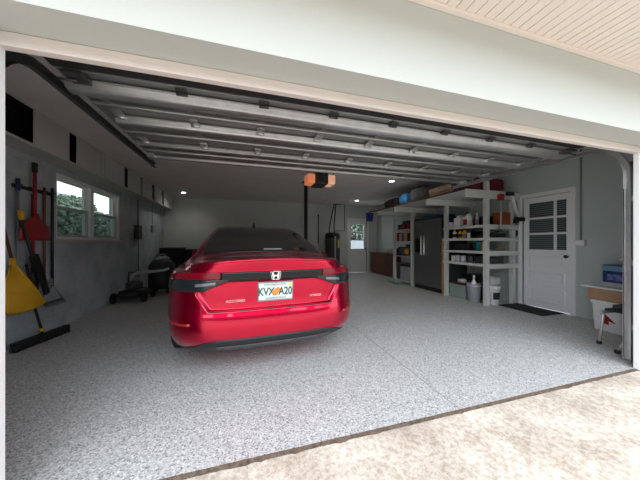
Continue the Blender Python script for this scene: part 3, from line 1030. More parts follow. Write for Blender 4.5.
# ------------------------------------------------------------------ shelving along the right wall
sh = thing('storage_shelving', 'white painted timber shelving with a long overhead deck on the right', 'shelving', (4.38, 3.68, 0))
def shx(b, x0, x1, y0, y1, z0, z1, bev=.004):
    return b.box(x0 - 4.38, x1 - 4.38, y0 - 3.68, y1 - 3.68, z0, z1, bev)
for (x_, y_, zt) in ((4.38, 3.68, CE - .002), (4.38, 4.68, 2.04), (4.40, 5.93, 2.04), (4.42, 6.83, 2.04), (5.05, 3.68, 2.04), (5.10, 4.68, 2.04), (5.10, 6.83, 2.04)):
    b = MB(); shx(b, x_ + .0, x_ + .075, y_ - .0, y_ + .075, 0, zt); b.build('post', 'offwhite', sh)
for y_ in (3.635, 4.64, 5.885, 6.785):
    b = MB(); shx(b, 3.83, R - .004, y_, y_ + .04, 2.04, 2.17); b.build('cross_beam', 'offwhite', sh)
b = MB(); shx(b, 3.83, R - .004, 3.635, 7.35, 2.172, 2.190, .003); b.build('deck', 'offwhite', sh)
b = MB(); shx(b, 3.80, 3.828, 3.635, 7.35, 2.168, 2.196, .003); b.build('deck_edge', 'brownwood', sh)
SHZ = (1.545, 1.295, 1.04, .79)
for z_ in SHZ:
    b = MB(); shx(b, 4.375, R - .006, 3.70, 4.74, z_ - .03, z_, .003); shx(b, 4.36, 4.378, 3.64, 4.76, z_ - .045, z_ + .004, .002); b.build('shelf_board', 'offwhite', sh)
    b = MB(); shx(b, 4.38, R - .006, 3.655, 3.678, z_ - (.085 if z_ != 1.295 else .06), z_ + .008, .003); b.build('end_rail', 'offwhite', sh)
RKZ = (1.60, 1.25, .82, .10)
for z_ in RKZ:
    b = MB(); shx(b, 4.42, R - .006, 5.96, 6.90, z_ - .025, z_, .003); b.build('shelf_board', 'offwhite', sh)


def bottle(name, loc, r, h, body_m, cap_m, label, group=None, neck=.35, lab_m=None, cat='bottle'):
    t = thing(name, label, cat, loc, 0, group)
    b = MB()
    b.lathe([(r * .9, 0), (r, h * .03), (r, h * .62), (r * .8, h * .74), (r * neck, h * .82), (r * neck, h * .87)], 20); b.build('bottle_body', body_m, t)
    b = MB(); b.lathe([(r * neck * 1.15, h * .87), (r * neck * 1.15, h * .98), (r * neck * .9, h)], 16); b.build('cap', cap_m, t)
    if lab_m:
        b = MB(); b.lathe([(r * 1.012, h * .15), (r * 1.012, h * .5)], 20); b.build('label_band', lab_m, t)
    return t


def jug(loc, w, d_, h, body_m, cap_m, label, lab_m=None, rz=0):
    t = thing('jug', label, 'jug', loc, rz)
    b = MB(); b.box(-w / 2, w / 2, -d_ / 2, d_ / 2, 0, h * .7, w * .16)
    b.lathe([(w * .42, h * .66), (w * .36, h * .78), (w * .18, h * .86), (w * .18, h * .92)], 16); b.build('jug_body', body_m, t)
    b = MB(); b.lathe([(w * .21, h * .91), (w * .21, h)], 14); b.build('cap', cap_m, t)
    b = MB(); b.tube([(-w * .05, -d_ * .3, h * .88), (w * .0, -d_ * .55, h * .85), (0, -d_ * .56, h * .6), (0, -d_ * .46, h * .5)], w * .07, 8); b.build('handle', body_m, t)
    if lab_m:
        b = MB(); b.box(-w / 2 - .002, -w / 2 + .002, -d_ * .36, d_ * .36, h * .12, h * .5); b.build('label_patch', lab_m, t)
    return t


def carton(name, label, cat, loc, dims, m, rz=0, group=None, lid=None, lab=None):
    """box with folded top flaps or a lid"""
    t = thing(name, label, cat, loc, rz, group)
    w, d_, h = dims
    b = MB(); b.box(-w / 2, w / 2, -d_ / 2, d_ / 2, 0, h, min(w, d_, h) * .05); b.build('carton_body', m, t)
    if lid:
        b = MB(); b.box(-w / 2 - .01, w / 2 + .01, -d_ / 2 - .01, d_ / 2 + .01, h, h + .03, .008); b.build('lid', lid, t)
    else:
        b = MB(); b.box(-w / 2 + .002, w / 2 - .002, -.02, .02, h, h + .002); b.build('tape', mat('tape', (0.35, 0.25, 0.16), .4) if 'tape' not in bpy.data.materials else bpy.data.materials['tape'], t)
    if lab:
        b = MB(); b.box(-w / 2 - .002, -w / 2 + .001, -d_ * .3, d_ * .3, h * .2, h * .75); b.build('label_patch', lab, t)
    return t


def can(name, label, loc, r, h, m, lid_m, cat='can', group=None):
    t = thing(name, label, cat, loc, 0, group)
    b = MB(); b.lathe([(r * .96, 0), (r, .005), (r, h * .95), (r * .96, h * .96)], 20); b.build('can_body', m, t)
    b = MB(); b.lathe([(r * 1.02, h * .95), (r * 1.02, h * .985), (r * .5, h)], 20); b.build('lid', lid_m, t)
    return t


# top shelf of the near bay
z = SHZ[0] + .002
jug((4.52, 4.47, z), .13, .15, .29, 'white', 'black', 'white jug with black cap on the top shelf, next to the fridge side', rz=.2)
jug((4.52, 4.23, z), .13, .15, .30, 'white', 'darkred', 'white jug with red cap and red label on the top shelf', 'red', rz=-.1)
can('tub', 'small white tub at the far end of the top shelf', (4.47, 4.62, z), .045, .12, 'white', 'white', 'tub')
bottle('spray_bottle', (4.50, 3.99, z), .032, .27, 'lightgray', 'white', 'slim grey bottle with white cap on the top shelf', lab_m='midgray')
carton('toolbox', 'black toolbox on the top shelf behind the slim bottle', 'toolbox', (4.76, 4.04, z), (.26, .20, .17), 'black', lid='darkgray')
bottle('bottle', (4.56, 4.10, z), .036, .24, 'darkred', 'black', 'dark red bottle between the red capped jug and the slim bottle')
carton('storage_box', 'rust orange box on the top shelf behind the end rail', 'box', (4.91, 3.80, z), (.24, .18, .26), 'rust')
# second shelf
z = SHZ[1] + .002
bottle('bottle', (4.46, 4.52, z), .04, .20, 'white', 'yellow', 'white bottle with yellow cap on the second shelf', lab_m='black')
bottle('bottle', (4.50, 4.40, z), .042, .20, 'yellow', 'black', 'first yellow oil bottle on the second shelf', lab_m='black')
bottle('bottle', (4.48, 4.27, z), .042, .21, 'yellow', 'darkgray', 'yellow bottle with grey cap on the second shelf', lab_m='midgray')
can('can', 'small white can at the end of the yellow bottles', (4.46, 4.15, z), .03, .12, 'white', 'lightgray')
carton('storage_box', 'dark flat box lying on the second shelf', 'box', (4.85, 3.98, z), (.35, .36, .10), 'fabric_dark')
# third shelf
z = SHZ[2] + .002
carton('storage_box', 'teal plastic case on the third shelf near the post', 'case', (4.55, 3.93, z), (.14, .13, .19), 'teal')
can('can', 'orange can beside the teal case on the third shelf', (4.46, 3.81, z), .035, .18, 'orange', 'darkgray')
carton('storage_box', 'black box at the far end of the third shelf', 'box', (4.75, 4.40, z), (.45, .40, .14), 'black')
b = MB(); b.cbox((4.85, 3.76, z + .035), (.30, .03, .03), (0, 0, .35), .006)
tag(b.build('hammer_handle', 'goldwood'), 'short pale wooden handle lying on the third shelf behind the end rail', 'handle')
# fourth shelf
z = SHZ[3] + .002
for i, (yy, xx, lb) in enumerate(((4.56, 4.48, 'farthest white paint can on the lowest shelf board'), (4.44, 4.46, 'second white paint can on the lowest shelf board'), (4.50, 4.60, 'white paint can standing behind the front two on the lowest shelf board'), (4.31, 4.48, 'white paint can nearest the middle of the lowest shelf board'))):
    can('paint_can', lb, (xx, yy, z), .052, .13 + .01 * (i % 2), 'lightgray' if i % 2 else 'white', 'galv', 'paint can', 'paint cans on the lowest shelf board')
can('can', 'dark grey can beside the white paint cans', (4.50, 4.16, z), .05, .12, 'darkgray', 'midgray')
carton('storage_box', 'dark grey box on the lowest shelf board near the post', 'box', (4.75, 3.95, z), (.40, .30, .12), 'darkgray')
# dark cases standing at the back of the boards
carton('storage_box', 'black case at the back of the top shelf behind the white jugs', 'case', (4.86, 4.42, SHZ[0] + .002), (.26, .46, .22), 'fabric_dark')
carton('storage_box', 'black case at the back of the second shelf behind the yellow bottles', 'case', (4.80, 4.44, SHZ[1] + .002), (.34, .44, .15), 'black')
carton('storage_box', 'dark grey case behind the paint cans on the lowest shelf board', 'case', (4.90, 4.44, SHZ[3] + .002), (.28, .40, .17), 'fabric_dark')
carton('storage_box', 'black case in the middle of the third shelf beside the teal case', 'case', (4.72, 4.10, SHZ[2] + .002), (.26, .15, .17), 'darkgray')
# floor under the shelves
t = carton('storage_tote', 'pale green plastic tote with a dark red lid under the shelves', 'tote', (4.62, 4.44, 0), (.36, .42, .30), 'palegreen', lid='darkred')
b = MB(); b.blob((4.55, 4.40, .375), (.14, .16, .09), 5, .1); tag(b.build('rag', 'cloth_white'), 'crumpled white rag on the dark red tote lid', 'rag')
carton('storage_box', 'black box behind the tote under the shelves', 'box', (4.99, 4.46, 0), (.3, .44, .5), 'black')
def bucket(name, loc, r, h, m, label, cat='bucket', mark=None, handle='chrome', rz=0, lid=None):
    t = thing(name, label, cat, loc, rz)
    b = MB()
    b.lathe([(r * .84, 0), (r * .97, h * .86), (r * 1.04, h * .87), (r * 1.04, h * .90), (r * .99, h * .91), (r, h * .97), (r * 1.05, h * .975), (r * 1.05, h), (r * .95, h), (r * .82, h * .06), (r * .3, h * .05)], 32)
    b.build('bucket_body', m, t)
    b = MB(); b.tube([(r * 1.03 * math.cos(a), r * 1.03 * math.sin(a) - .02 * math.sin(a), h * .9 - .13 * h / .36 * math.sin(a)) for a in lin(0, PI, 14)], .004, 6)
    hh = b.build('handle', handle, t); hh.rotation_euler = (0, 0, PI)
    if lid:
        b = MB(); b.lathe([(r * 1.06, h - .01), (r * 1.06, h + .012), (r * .98, h + .012), (r * .5, h + .006)], 30); b.build('lid', lid, t)
    if mark:
        b = MB()
        g = []
        for zz in lin(h * .30, h * .66, 5):
            rr_ = r * (.84 + .13 * zz / (h * .86)) + .002
            g.append([(rr_ * math.cos(a), rr_ * math.sin(a), zz) for a in lin(-PI / 2 - .75, -PI / 2 + .45, 10)])
        b.grid(g); b.build('printed_mark', mark, t)
    return t
bucket('trash_pail', (4.50, 4.065, 0), .13, .37, 'lightgray', 'tall grey pail under the shelves, left of the white bucket', 'pail')
bucket('trash_pail', (4.86, 4.10, 0), .115, .36, 'midgray', 'darker grey pail against the wall behind the tall grey pail', 'pail')
t = bottle('spray_bottle', (4.50, 4.065, .37), .05, .20, 'white', 'white', 'white spray bottle standing in the tall grey pail', cat='spray bottle'); t.location.z = .02
t.scale = (1, 1, 2.6)
bucket('bucket', (4.66, 3.80, 0), .14, .37, 'white', 'white bucket with a black printed mark beside the end post', mark='black')
b = MB(); b.blob((4.66, 3.80, .455), (.22, .22, .17), 9, .16); tag(b.build('plastic_bag', 'cloth_white'), 'crumpled white and grey bag on the white bucket by the post', 'bag')

# items on the overhead deck
DZ2 = 2.192
def bag(name, label, cat, c, d_, m, seed, rz=0, strap=None):
    t = thing(name, label, cat, (c[0], c[1], DZ2), rz)
    b = MB(); b.blob((0, 0, d_[2] / 2), d_, seed, .10); b.build('bag_body', m, t)
    if strap:
        b = MB(); b.tube([(-d_[0] * .25, -d_[1] * .3, d_[2] * .8), (-d_[0] * .15, 0, d_[2] * 1.12), (-d_[0] * .25, d_[1] * .3, d_[2] * .8)], .012, 8); b.build('strap', strap, t)
    return t
bag('duffel_bag', 'dark red bag on the overhead deck right of the white post', 'bag', (4.72, 3.86), (.46, .30, .28), 'darkred', 11, strap='black')
bag('duffel_bag', 'dark red bag on the overhead deck just left of the white post', 'bag', (4.19, 3.82), (.28, .28, .27), 'darkred', 12, strap='black')
b = MB(); b.blob((0, 0, .04), (.18, .1, .07), 4, .1); o = tag(b.build('work_glove', 'wood'), 'tan work glove lying on the dark red bag', 'glove'); o.location = (4.22, 3.78, DZ2 + .31)
bag('backpack', 'black pack with grey patch on the deck beside the dark red bag', 'bag', (3.93, 3.82), (.18, .28, .24), 'fabric_dark', 13, strap='midgray')
for i in range(12):
    row, c = divmod(i, 3)
    b = MB(); b.box(-.05, .05, -.31, .31, 0, .038, .003)
    wdl = b.build('lumber_board', ('wood', 'cardboard', 'palewood')[(i * 5 + row) % 3])
    nm = ('bottom', 'second', 'third', 'top')[row]
    cn = ('nearest the aisle', 'in the middle', 'nearest the wall')[c]
    tag(wdl, f'pale wooden board in the {nm} layer of the deck stack, {cn}', 'board', 'wooden boards stacked on the overhead deck')
    wdl.location = (3.92 + c * .115 + row * .015, 4.36 + .03 * ((i * 7) % 5 - 2), DZ2 + row * .050 + .001)
    wdl.rotation_euler = (0, 0, .012 * ((i * 5) % 3 - 1))
bag('tent_bag', 'long black tent bag on the overhead deck behind the boards', 'bag', (4.05, 5.08), (.42, .58, .32), 'fabric_gray', 14, strap='black')
bag('tote_bag', 'bright blue bag on the overhead deck', 'bag', (3.98, 5.60), (.30, .36, .26), 'tarp', 15, strap='blue')
bag('duffel_bag', 'black bag on the deck beyond the bright blue bag', 'bag', (4.05, 6.25), (.38, .70, .24), 'fabric_dark', 16)
bag('duffel_bag', 'large dark grey bag against the wall on the overhead deck', 'bag', (4.75, 4.9), (.55, .9, .28), 'fabric_gray', 18)
t = bucket('bucket', (3.99, 7.62, 1.93), .13, .27, 'blue', 'blue bucket hanging at the far end of the overhead deck', handle='black')
b = MB(); b.tube([(0, 0, .25), (0, -.12, .38), (0, -.31, .36), (0, -.31, .27)], .006, 6); b.build('hook', 'darksteel', t)

# hanging tools at the shelving end
t = thing('string_trimmer', 'string trimmer with red head hanging on the shelving end rail', 'trimmer', (4.60, 3.575, 1.40))
b = MB(); b.tube([(0, 0, .05), (.01, .0, .62)], .012, 10); b.build('shaft', 'lightgray', t)
b = MB(); b.box(-.045, .05, -.04, .035, .60, .72, .015); b.build('motor_head', 'red', t)
b = MB(); b.lathe([(0.05, 0), (.055, .03), (.02, .06)], 16); b.build('cutting_head', 'darkgray', t)
t = thing('hand_tool', 'white handled tool with black ends hanging by the house door casing', 'tool', (4.98, 3.58, 1.50))
b = MB(); b.tube([(.08, 0, .20), (-.10, 0, .62)], .024, 10); b.build('handle', 'white', t)
b = MB(); b.box(-.22, -.06, -.03, .03, .60, .67, .012); b.build('upper_grip', 'black', t)
b = MB(); b.box(.0, .22, -.03, .03, .12, .20, .015); b.box(-.02, .06, -.03, .03, .08, .16, .01); b.build('lower_bracket', 'black', t)
b = MB(); b.box(-.05, 0, -.03, .03, -.05, .05, .008); o = tag(b.build('control_box', 'black'), 'small black box fixed on the wall beside the house door casing', 'box'); o.location = (R, 3.715, 1.40)

# refrigerator
fr_ = thing('refrigerator', 'dark stainless side by side refrigerator standing under the overhead deck', 'refrigerator', (4.40, 4.85, 0))
FW, FH = 1.0, 1.80
b = MB(); b.box(.06, .76, 0, FW, .06, FH, .008); b.box(.1, .7, .03, FW - .03, 0, .06); b.build('cabinet_body', 'darkgray', fr_)
ymid = .60
for (ya, yb, hy) in ((0.004, ymid - .004, ymid - .055), (ymid + .004, FW - .004, ymid + .055)):
    b = MB(); b.box(0, .055, ya, yb, .11, FH - .005, .012); dr = b.build('fridge_door', 'stainless', fr_)
    b = MB(); b.tube([(0, hy, .86), (-.045, hy, .90), (-.05, hy, 1.25), (-.045, hy, 1.38), (0, hy, 1.42)], .016, 10); b.build('handle', 'chrome', dr)
    if ya > .3:
        b = MB(); b.box(-.006, .02, ya + .12, yb - .06, .95, 1.32, .01); b.build('dispenser', 'blackgloss', dr)
b = MB(); b.box(.03, .06, .01, FW - .01, .01, .10, .004)
for k in range(6): b.box(.024, .03, .03, FW - .03, .02 + k * .012, .026 + k * .012)
b.build('kick_grille', 'black', fr_)
b = MB(); b.blob((4.75, 5.35, FH + .055), (.55, .8, .11), 21, .15); tag(b.build('tarpaulin', mat('dull_blue_tarp', (0.02, 0.05, 0.13), .6, vary=.3)), 'folded dull blue tarpaulin on top of the refrigerator', 'tarpaulin')
b = MB(); b.cbox((4.40, 4.80, .66), (.03, .055, 1.32), (0, 0, 0), .004); tag(b.build('wood_plank', 'goldwood'), 'golden wooden plank standing between the refrigerator and the shelf post', 'plank')

# rack beyond the fridge
z = RKZ[0] + .002
rnd = random.Random(5)
for i in range(5):
    yy = 6.06 + i * .155
    can('can', ('dark can', 'red can', 'darker red can', 'brown can', 'black can')[i] + ' on the top board of the rack beyond the refrigerator', (4.52, yy, z), .055, .15 + .03 * (i % 2), ('darkgray', 'red', 'darkred', 'brownwood', 'black')[i], ('black', 'darkgray', 'black', 'darkgray', 'midgray')[i])
z = RKZ[1] + .002
for i in range(6):
    yy = 6.06 + i * .13
    carton('storage_box', ('rust orange', 'dark red', 'pale tan', 'orange brown', 'white', 'red')[i] + ' upright box on the middle board of the rack', 'box', (4.56, yy, z), (.2, .10, .20 + .03 * (i % 3)), ('rust', 'darkred', 'wood', 'rust', 'lightgray', 'red')[i])
carton('storage_box', 'wide black box at the back of the top board of the rack', 'box', (4.84, 6.38, RKZ[0] + .002), (.36, .76, .27), 'black')
carton('storage_box', 'wide black box at the back of the middle board of the rack', 'box', (4.90, 6.38, RKZ[1] + .002), (.34, .76, .27), 'fabric_dark')
carton('storage_box', 'wide black box at the back of the third board of the rack', 'box', (4.95, 6.38, RKZ[2] + .002), (.32, .76, .34), 'black')
z = RKZ[2] + .002
for i in range(4):
    yy = 6.10 + i * .2
    bag_m = ('fabric_dark', 'yellow', 'fabric_gray', 'black')[i]
    b = MB(); b.blob((0, 0, .13), (.28, .18, .26 if i != 1 else .18), 30 + i, .1)
    o = tag(b.build('bundle', bag_m), ('dark', 'dull yellow', 'charcoal', 'black')[i] + ' soft bundle on the third board of the rack beyond the refrigerator', 'bundle'); o.location = (4.58, yy, z)
t = carton('storage_tote', 'clear grey plastic tote with dark lid on the lowest board of the rack', 'tote', (4.66, 6.30, RKZ[3] + .002), (.42, .52, .42), 'cleartote', lid='black')
t = carton('storage_tote', 'dark grey narrow tote beside the clear tote on the rack', 'tote', (4.68, 6.69, RKZ[3] + .002), (.36, .2, .46), 'darkgray', lid='midgray')
b = MB(); b.blob((4.28, 6.60, .06), (.24, .50, .12), 41, .2); tag(b.build('plastic_bag', 'palegreen'), 'pale crumpled bag on the floor in front of the rack', 'bag')

# brown cabinet in the back corner
bc = thing('base_cabinet', 'red brown wooden base cabinet along the wall by the back door', 'cabinet', (4.86, 7.62, 0))
b = MB(); b.box(.02, R - 4.87, 0, 1.60, .06, .80, .004); b.box(.06, R - 4.87, .02, 1.58, 0, .06); b.build('carcass', 'brownwood', bc)
for k in range(3):
    b = MB(); b.box(0, .02, .02 + k * .525, .53 + k * .525, .08, .78, .004); dr = b.build('cabinet_door', 'brownwood', bc)
    b = MB(); b.lathe([(.008, 0), (.014, .02)], 10); kn = b.build('knob', 'darksteel', dr); kn.rotation_euler = (0, -PI / 2, 0); kn.location = (0, .08 + k * .525, .6)
b = MB(); b.box(-.02, R - 4.864, -.02, 1.62, .80, .83, .005); b.build('worktop', 'brownwood', bc)
b = MB(); b.blob((5.02, 7.95, .925), (.26, .55, .19), 44, .18); tag(b.build('cloth_heap', 'cloth_white'), 'heap of pale cloth on the brown cabinet', 'cloth')
b = MB(); b.box(-.03, 0, -.04, .04, -.06, .06, .006); b.tube([(-.012, 0, .06), (-.012, 0, 1.25)], .01, 8)
o = tag(b.build('light_switch', 'lightgray'), 'light grey switch box with conduit on the right wall near the back door', 'switch'); o.location = (R, 8.95, 1.36)

# water heater and pipes
wh = thing('water_heater', 'dark cylindrical water heater standing left of the back door', 'water heater', (3.13, 8.90, 0))
b = MB(); b.lathe([(.25, .05), (.265, .08), (.27, .12), (.27, 1.50), (.25, 1.55), (.1, 1.58)], 32); b.lathe([(.2, 0), (.2, .05)], 20); b.build('tank', 'darkgray', wh)
b = MB(); b.lathe([(.276, 1.40), (.276, 1.52), (.2, 1.59)], 32); b.build('top_cap', 'black', wh)
b = MB(); b.tube([(-.14, -.05, 1.55), (-.15, -.05, 1.75), (-.02, 0, 2.3), (.10, .1, CE - .03)], .022, 8); b.build('pipe', 'black', wh)
b = MB(); b.tube([(.05, -.05, 1.55), (.04, -.05, 1.85), (.10, 0, 2.3), (.16, .1, CE - .03)], .022, 8); b.build('pipe', 'black', wh)
b = MB(); b.tube([(.16, .1, CE - .04), (.54, .15, CE - .04), (.54, .15, 1.66), (.15, .1, 1.66)], .018, 8); b.build('pipe', 'darksteel', wh)
b = MB(); b.box(-.02, .03, -.285, -.262, .5, 1.45, .004); b.build('cable_cover', 'lightgray', wh)
b = MB()
b.grid([[(.273 * math.cos(a), .273 * math.sin(a), zz) for a in lin(-1.15, -.75, 6)] for zz in (1.02, 1.32)]); b.build('warning_label', 'yellow_sticker', wh)
bucket('bucket', (3.62, 8.85, 0), .11, .30, 'white', 'small white bucket on the floor between water heater and back door', handle='lightgray')
b = MB(); b.tube([(2.02, B - .012, CE), (2.02, B - .012, 1.75)], .012, 8); b.cbox((2.02, B - .03, 2.12), (.09, .06, .12), (0, 0, 0), .006)
tag(b.build('conduit', 'lightgray'), 'grey conduit with junction box on the back wall left of the post', 'conduit')
b = MB(); b.tube([(2.68, B - .03, 1.2), (2.68, B - .03, 2.25)], .014, 8); b.lathe([(.03, 2.22), (.03, 2.28)], 10, (2.68, B - .03, 0))
tag(b.build('wall_pole', 'darksteel'), 'thin dark pole on the back wall right of the post', 'pole')

# house-door surroundings
b = MB(); b.box(-.38, .38, -.25, .25, 0, .012, .004)
o = tag(b.build('doormat', 'mat'), 'black doormat on the floor in front of the house door', 'doormat'); o.location = (4.92, 3.30, 0); o.rotation_euler = (0, 0, PI / 2)
t = thing('switch_box', 'white outlet box on the right wall at the end of the grey conduit', 'electrical box', (R, 2.70, 1.15))
b = MB(); b.box(-.05, 0, -.065, .065, 0, .10, .006); b.build('box_body', 'lightgray', t)
b = MB(); b.box(-.056, -.05, -.055, .055, .01, .09, .002); b.build('cover_plate', 'white', t)
b = MB(); b.tube([(-.02, .0, .10), (-.02, .0, CE - 1.15)], .012, 8); b.build('conduit', 'midgray', t)

# right front corner: bin, boxes, folding stool
bn = thing('plastic_bin', 'white plastic bin with a red mark under the cardboard box', 'bin', (4.90, 2.14, 0), -.15)
b = MB()
rows_ = []
for zz, k in ((0, .88), (.36, .98), (.365, 1.04), (.41, 1.05)):
    rows_.append([(x_ * k, y_ * k, zz) for x_, y_ in ((-.21, -.17), (.21, -.17), (.23, -.15), (.23, .15), (.21, .17), (-.21, .17), (-.23, .15), (-.23, -.15))])
rw_ = b.grid(rows_, smooth=False, wrap=True); b.bm.faces.new(rw_[0][::-1]); b.bm.faces.new(rw_[-1]); b.build('bin_body', 'white', bn)
b = MB(); b.prism([(-.10, .13), (.03, .25), (.06, .24), (.02, .12), (.05, .11), (-.03, .10), (-.02, .15)], 'x', -.224, -.210); b.build('red_mark', 'red', bn)
carton('cardboard_box', 'flat cardboard box lying on the white plastic bin', 'box', (4.92, 2.16, .411), (.46, .38, .16), 'cardboard', -.12)
b = MB(); b.box(-.25, .30, -.24, .24, 0, .022, .004); o = tag(b.build('shelf_panel', 'white'), 'white edged board lying across the cardboard box', 'board'); o.location = (4.89, 2.17, .576); o.rotation_euler = (0, 0, -.12)
t = carton('product_box', 'blue printed box on the white edged board', 'box', (4.99, 2.13, .599), (.34, .26, .30), 'navy', -.15)
for nm_, za, zb2, mt in (('pale_band', .0, .055, 'lightgray'), ('sky_band', .215, .285, mat('pale_blue_print', (.16, .30, .42), .5))):
    b = MB(); b.box(-.172, .172, -.132, .132, za, zb2); b.build(nm_, mt, t)
vp = mat('violet_print', (.13, .15, .36), .5, vary=.6, scale=25)
b = MB(); b.box(-.1735, -.168, -.09, .07, .09, .17); b.build('picture', vp, t)
b = MB(); b.box(-.10, .08, -.1335, -.128, .09, .17); b.build('picture', vp, t)
t = thing('paper_roll', 'small white roll with dark core on top of the blue box', 'roll', (5.03, 2.11, .902))
b = MB(); b.tube([(0, -.07, .055), (0, .07, .055)], .055, 20); b.build('roll_body', 'white', t)
b = MB(); b.tube([(0, -.074, .055), (0, -.068, .055)], .022, 14); b.build('core', 'black', t)
st = thing('step_stool', 'folding metal stool with black top standing before the white bin', 'stool', (4.03, 1.72, 0), -.10)
b = MB(); b.box(-.02, .58, -.13, .16, .41, .44, .01)
b.build('seat', 'black', st)
b = MB(); b.box(.03, .52, -.10, .12, .44, .49, .015); b.build('pad', 'fabric_dark', st)
b = MB(); b.box(-.05, .60, -.16, -.13, .375, .41, .004); b.box(-.05, .60, .16, .19, .375, .41, .004); b.build('side_rail', 'alu', st)
for (xa, ya, xb, yb) in ((.0, -.15, -.14, -.02), (.0, .18, .0, .22), (.52, -.15, .58, -.17), (.52, .18, .58, .20)):
    b = MB(); b.tube([(xa, ya, .39), (xa + (xb - xa) * .55, ya + (yb - ya) * .3, .26), (xb, yb, .02)], .014, 10); lg = b.build('leg', 'alu', st)
    b = MB(); b.lathe([(.026, 0), (.024, .025), (.017, .035)], 12, (xb, yb, 0)); b.build('rubber_foot', 'black', lg)

# ------------------------------------------------------------------ tools on the left wall
rk = thing('tool_rack', 'black wall rail holding the garden tools beside the window', 'tool rack', (W, 3.74, 1.86))
b = MB(); b.box(0, .025, 0, .60, -.02, .02, .004); b.build('rail', 'black', rk)
for yy in (.015, .20, .41, .55):
    b = MB(); b.tube([(.02, yy - .028, .0), (.07, yy - .028, .015)], .007, 6); b.tube([(.02, yy + .028, .0), (.07, yy + .028, .015)], .007, 6); b.build('hook', 'black', rk)
# red snow shovel style scoop
t = thing('scoop_shovel', 'red scoop shovel hanging on the tool rack blade down', 'shovel', (W + .085, 3.94, 0))
b = MB(); b.tube([(0, 0, 1.50), (0, 0, 2.08)], .018, 10); b.build('shaft', 'red', t)
b = MB(); b.cbox((0, 0, 2.12), (.035, .05, .12), (0, 0, 0), .01); b.build('grip', 'black', t)
b = MB()
g = []
for i, u in enumerate(lin(0, 1, 12)):
    hwid = .02 + .19 * ssm(u * 1.7) + .035 * u
    zz = 1.56 - .33 * u
    g.append([(.03 - .03 * (v * v) + .01, v * hwid, zz) for v in lin(-1, 1, 11)])
b.grid(g); bl = b.build('blade', 'red', t); sd = bl.modifiers.new('thick', 'SOLIDIFY'); sd.thickness = .006
# red long tool behind
t = thing('garden_spade', 'spade with red shaft and black blade hanging behind the red scoop', 'spade', (W + .04, 3.985, 0))
b = MB(); b.tube([(0, 0, .86), (0, 0, 1.80)], .016, 10); b.build('shaft', 'red', t)
b = MB(); b.prism([(-.085, .84), (.085, .84), (.095, .70), (.07, .58), (0, .50), (-.07, .58), (-.095, .70)], 'x', -.004, .004); b.tube([(0, 0, .66), (0, 0, .90)], .022, 8); b.build('blade', 'darksteel', t)
# bow rake
t = thing('bow_rake', 'bow rake with dark shaft and steel tines hanging at the window end', 'rake', (W + .05, 4.29, 0))
b = MB(); b.tube([(0, 0, .62), (0, 0, 1.94)], .016, 10); b.build('shaft', 'black', t)
b = MB(); b.tube([(0, 0, .62), (0, -.10, .55), (0, -.17, .44)], .008, 8); b.tube([(0, 0, .62), (0, .10, .55), (0, .17, .44)], .008, 8); b.tube([(0, -.19, .43), (0, .19, .43)], .011, 8); b.build('bow', 'galv', t)
for k in range(12):
    b = MB(); yy = -.18 + k * .0327; b.tube([(0, yy, .43), (.03, yy, .40), (.05, yy, .36)], [.007, .006, .003], 6); b.build('tine', 'darksteel', t)
t = thing('garden_hoe', 'hoe with thin reddish wooden shaft between scoop and bow rake', 'hoe', (W + .05, 4.15, 0))
b = MB(); b.tube([(0, 0, .80), (0, 0, 1.92)], .015, 10); b.build('shaft', mat('reddish_wood', (.20, .06, .04), .6), t)
b = MB(); b.tube([(0, 0, .82), (.02, 0, .74), (.05, 0, .72)], .008, 6); b.box(.045, .05, -.07, .07, .64, .73); b.build('blade', 'galv', t)
t = thing('tree_pruner', 'pole tool with blue grip hanging at the near end of the rack', 'pole tool', (W + .05, 3.755, 0))
b = MB(); b.tube([(0, 0, .55), (0, 0, 1.84)], .013, 10); b.build('shaft', 'midgray', t)
b = MB(); b.tube([(0, 0, 1.80), (0, 0, 1.94)], .02, 10); b.build('grip', mat('dark_blue_grip', (.015, .035, .09), .5), t)
b = MB(); b.prism([(-.02, .56), (.02, .56), (.05, .44), (.02, .38), (-.01, .45)], 'x', -.005, .005); b.build('blade', 'darksteel', t)
# black pole tool with yellow collar leaning diagonally
t = thing('lopper', 'long black tool with yellow collar leaning across the hanging tools', 'pole tool', (W + .13, 3.65, 0))
b = MB(); b.tube([(0, .02, 1.50), (0, .16, 1.1), (.02, .36, .62)], .017, 10); b.build('shaft', 'black', t)
b = MB(); b.tube([(0, .015, 1.57), (0, .035, 1.46)], [.028, .024], 10); b.build('collar', 'yellow', t)
b = MB(); b.cbox((.01, .25, .90), (.05, .09, .34), (.38, 0, 0), .02); b.cbox((.02, .34, .66), (.03, .07, .22), (.35, 0, 0), .01); b.build('head', 'black', t)
# yellow leaf rake
t = thing('leaf_rake', 'yellow plastic leaf rake leaning against the left wall', 'rake', (W, 3.48, 0))
b = MB(); b.tube([(.06, -.02, 1.72), (.17, .02, 1.02)], .014, 10); b.build('shaft', 'brownwood', t)
b = MB(); b.cbox((.172, .022, .99), (.03, .05, .10), (0, 0, 0), .008); b.build('socket', 'yellow', t)
NT = 22
for k in range(NT):
    v = -1 + 2 * k / (NT - 1)
    ytip = .09 + v * .33
    b = MB()
    p0 = Vector((.175, .025 + v * .02, .97)); p1 = Vector((.21, .05 + v * .20, .66 + .03 * abs(v))); p2 = Vector((.205, ytip, .46 + .05 * v * v - .03 * v)); p3 = Vector((.175, ytip, .43 + .05 * v * v - .03 * v))
    def strip(p, q):
        pass
    b.tube([p0, p1, p2, p3], [.010, .013, .013, .008], 6); b.build('tine', 'yellow', t)
b = MB(); b.tube([(.215, .05 + v_ * .20, .66 + .03 * abs(v_)) for v_ in lin(-1, 1, 12)], .010, 6); b.build('brace', 'yellow', t)
b = MB()
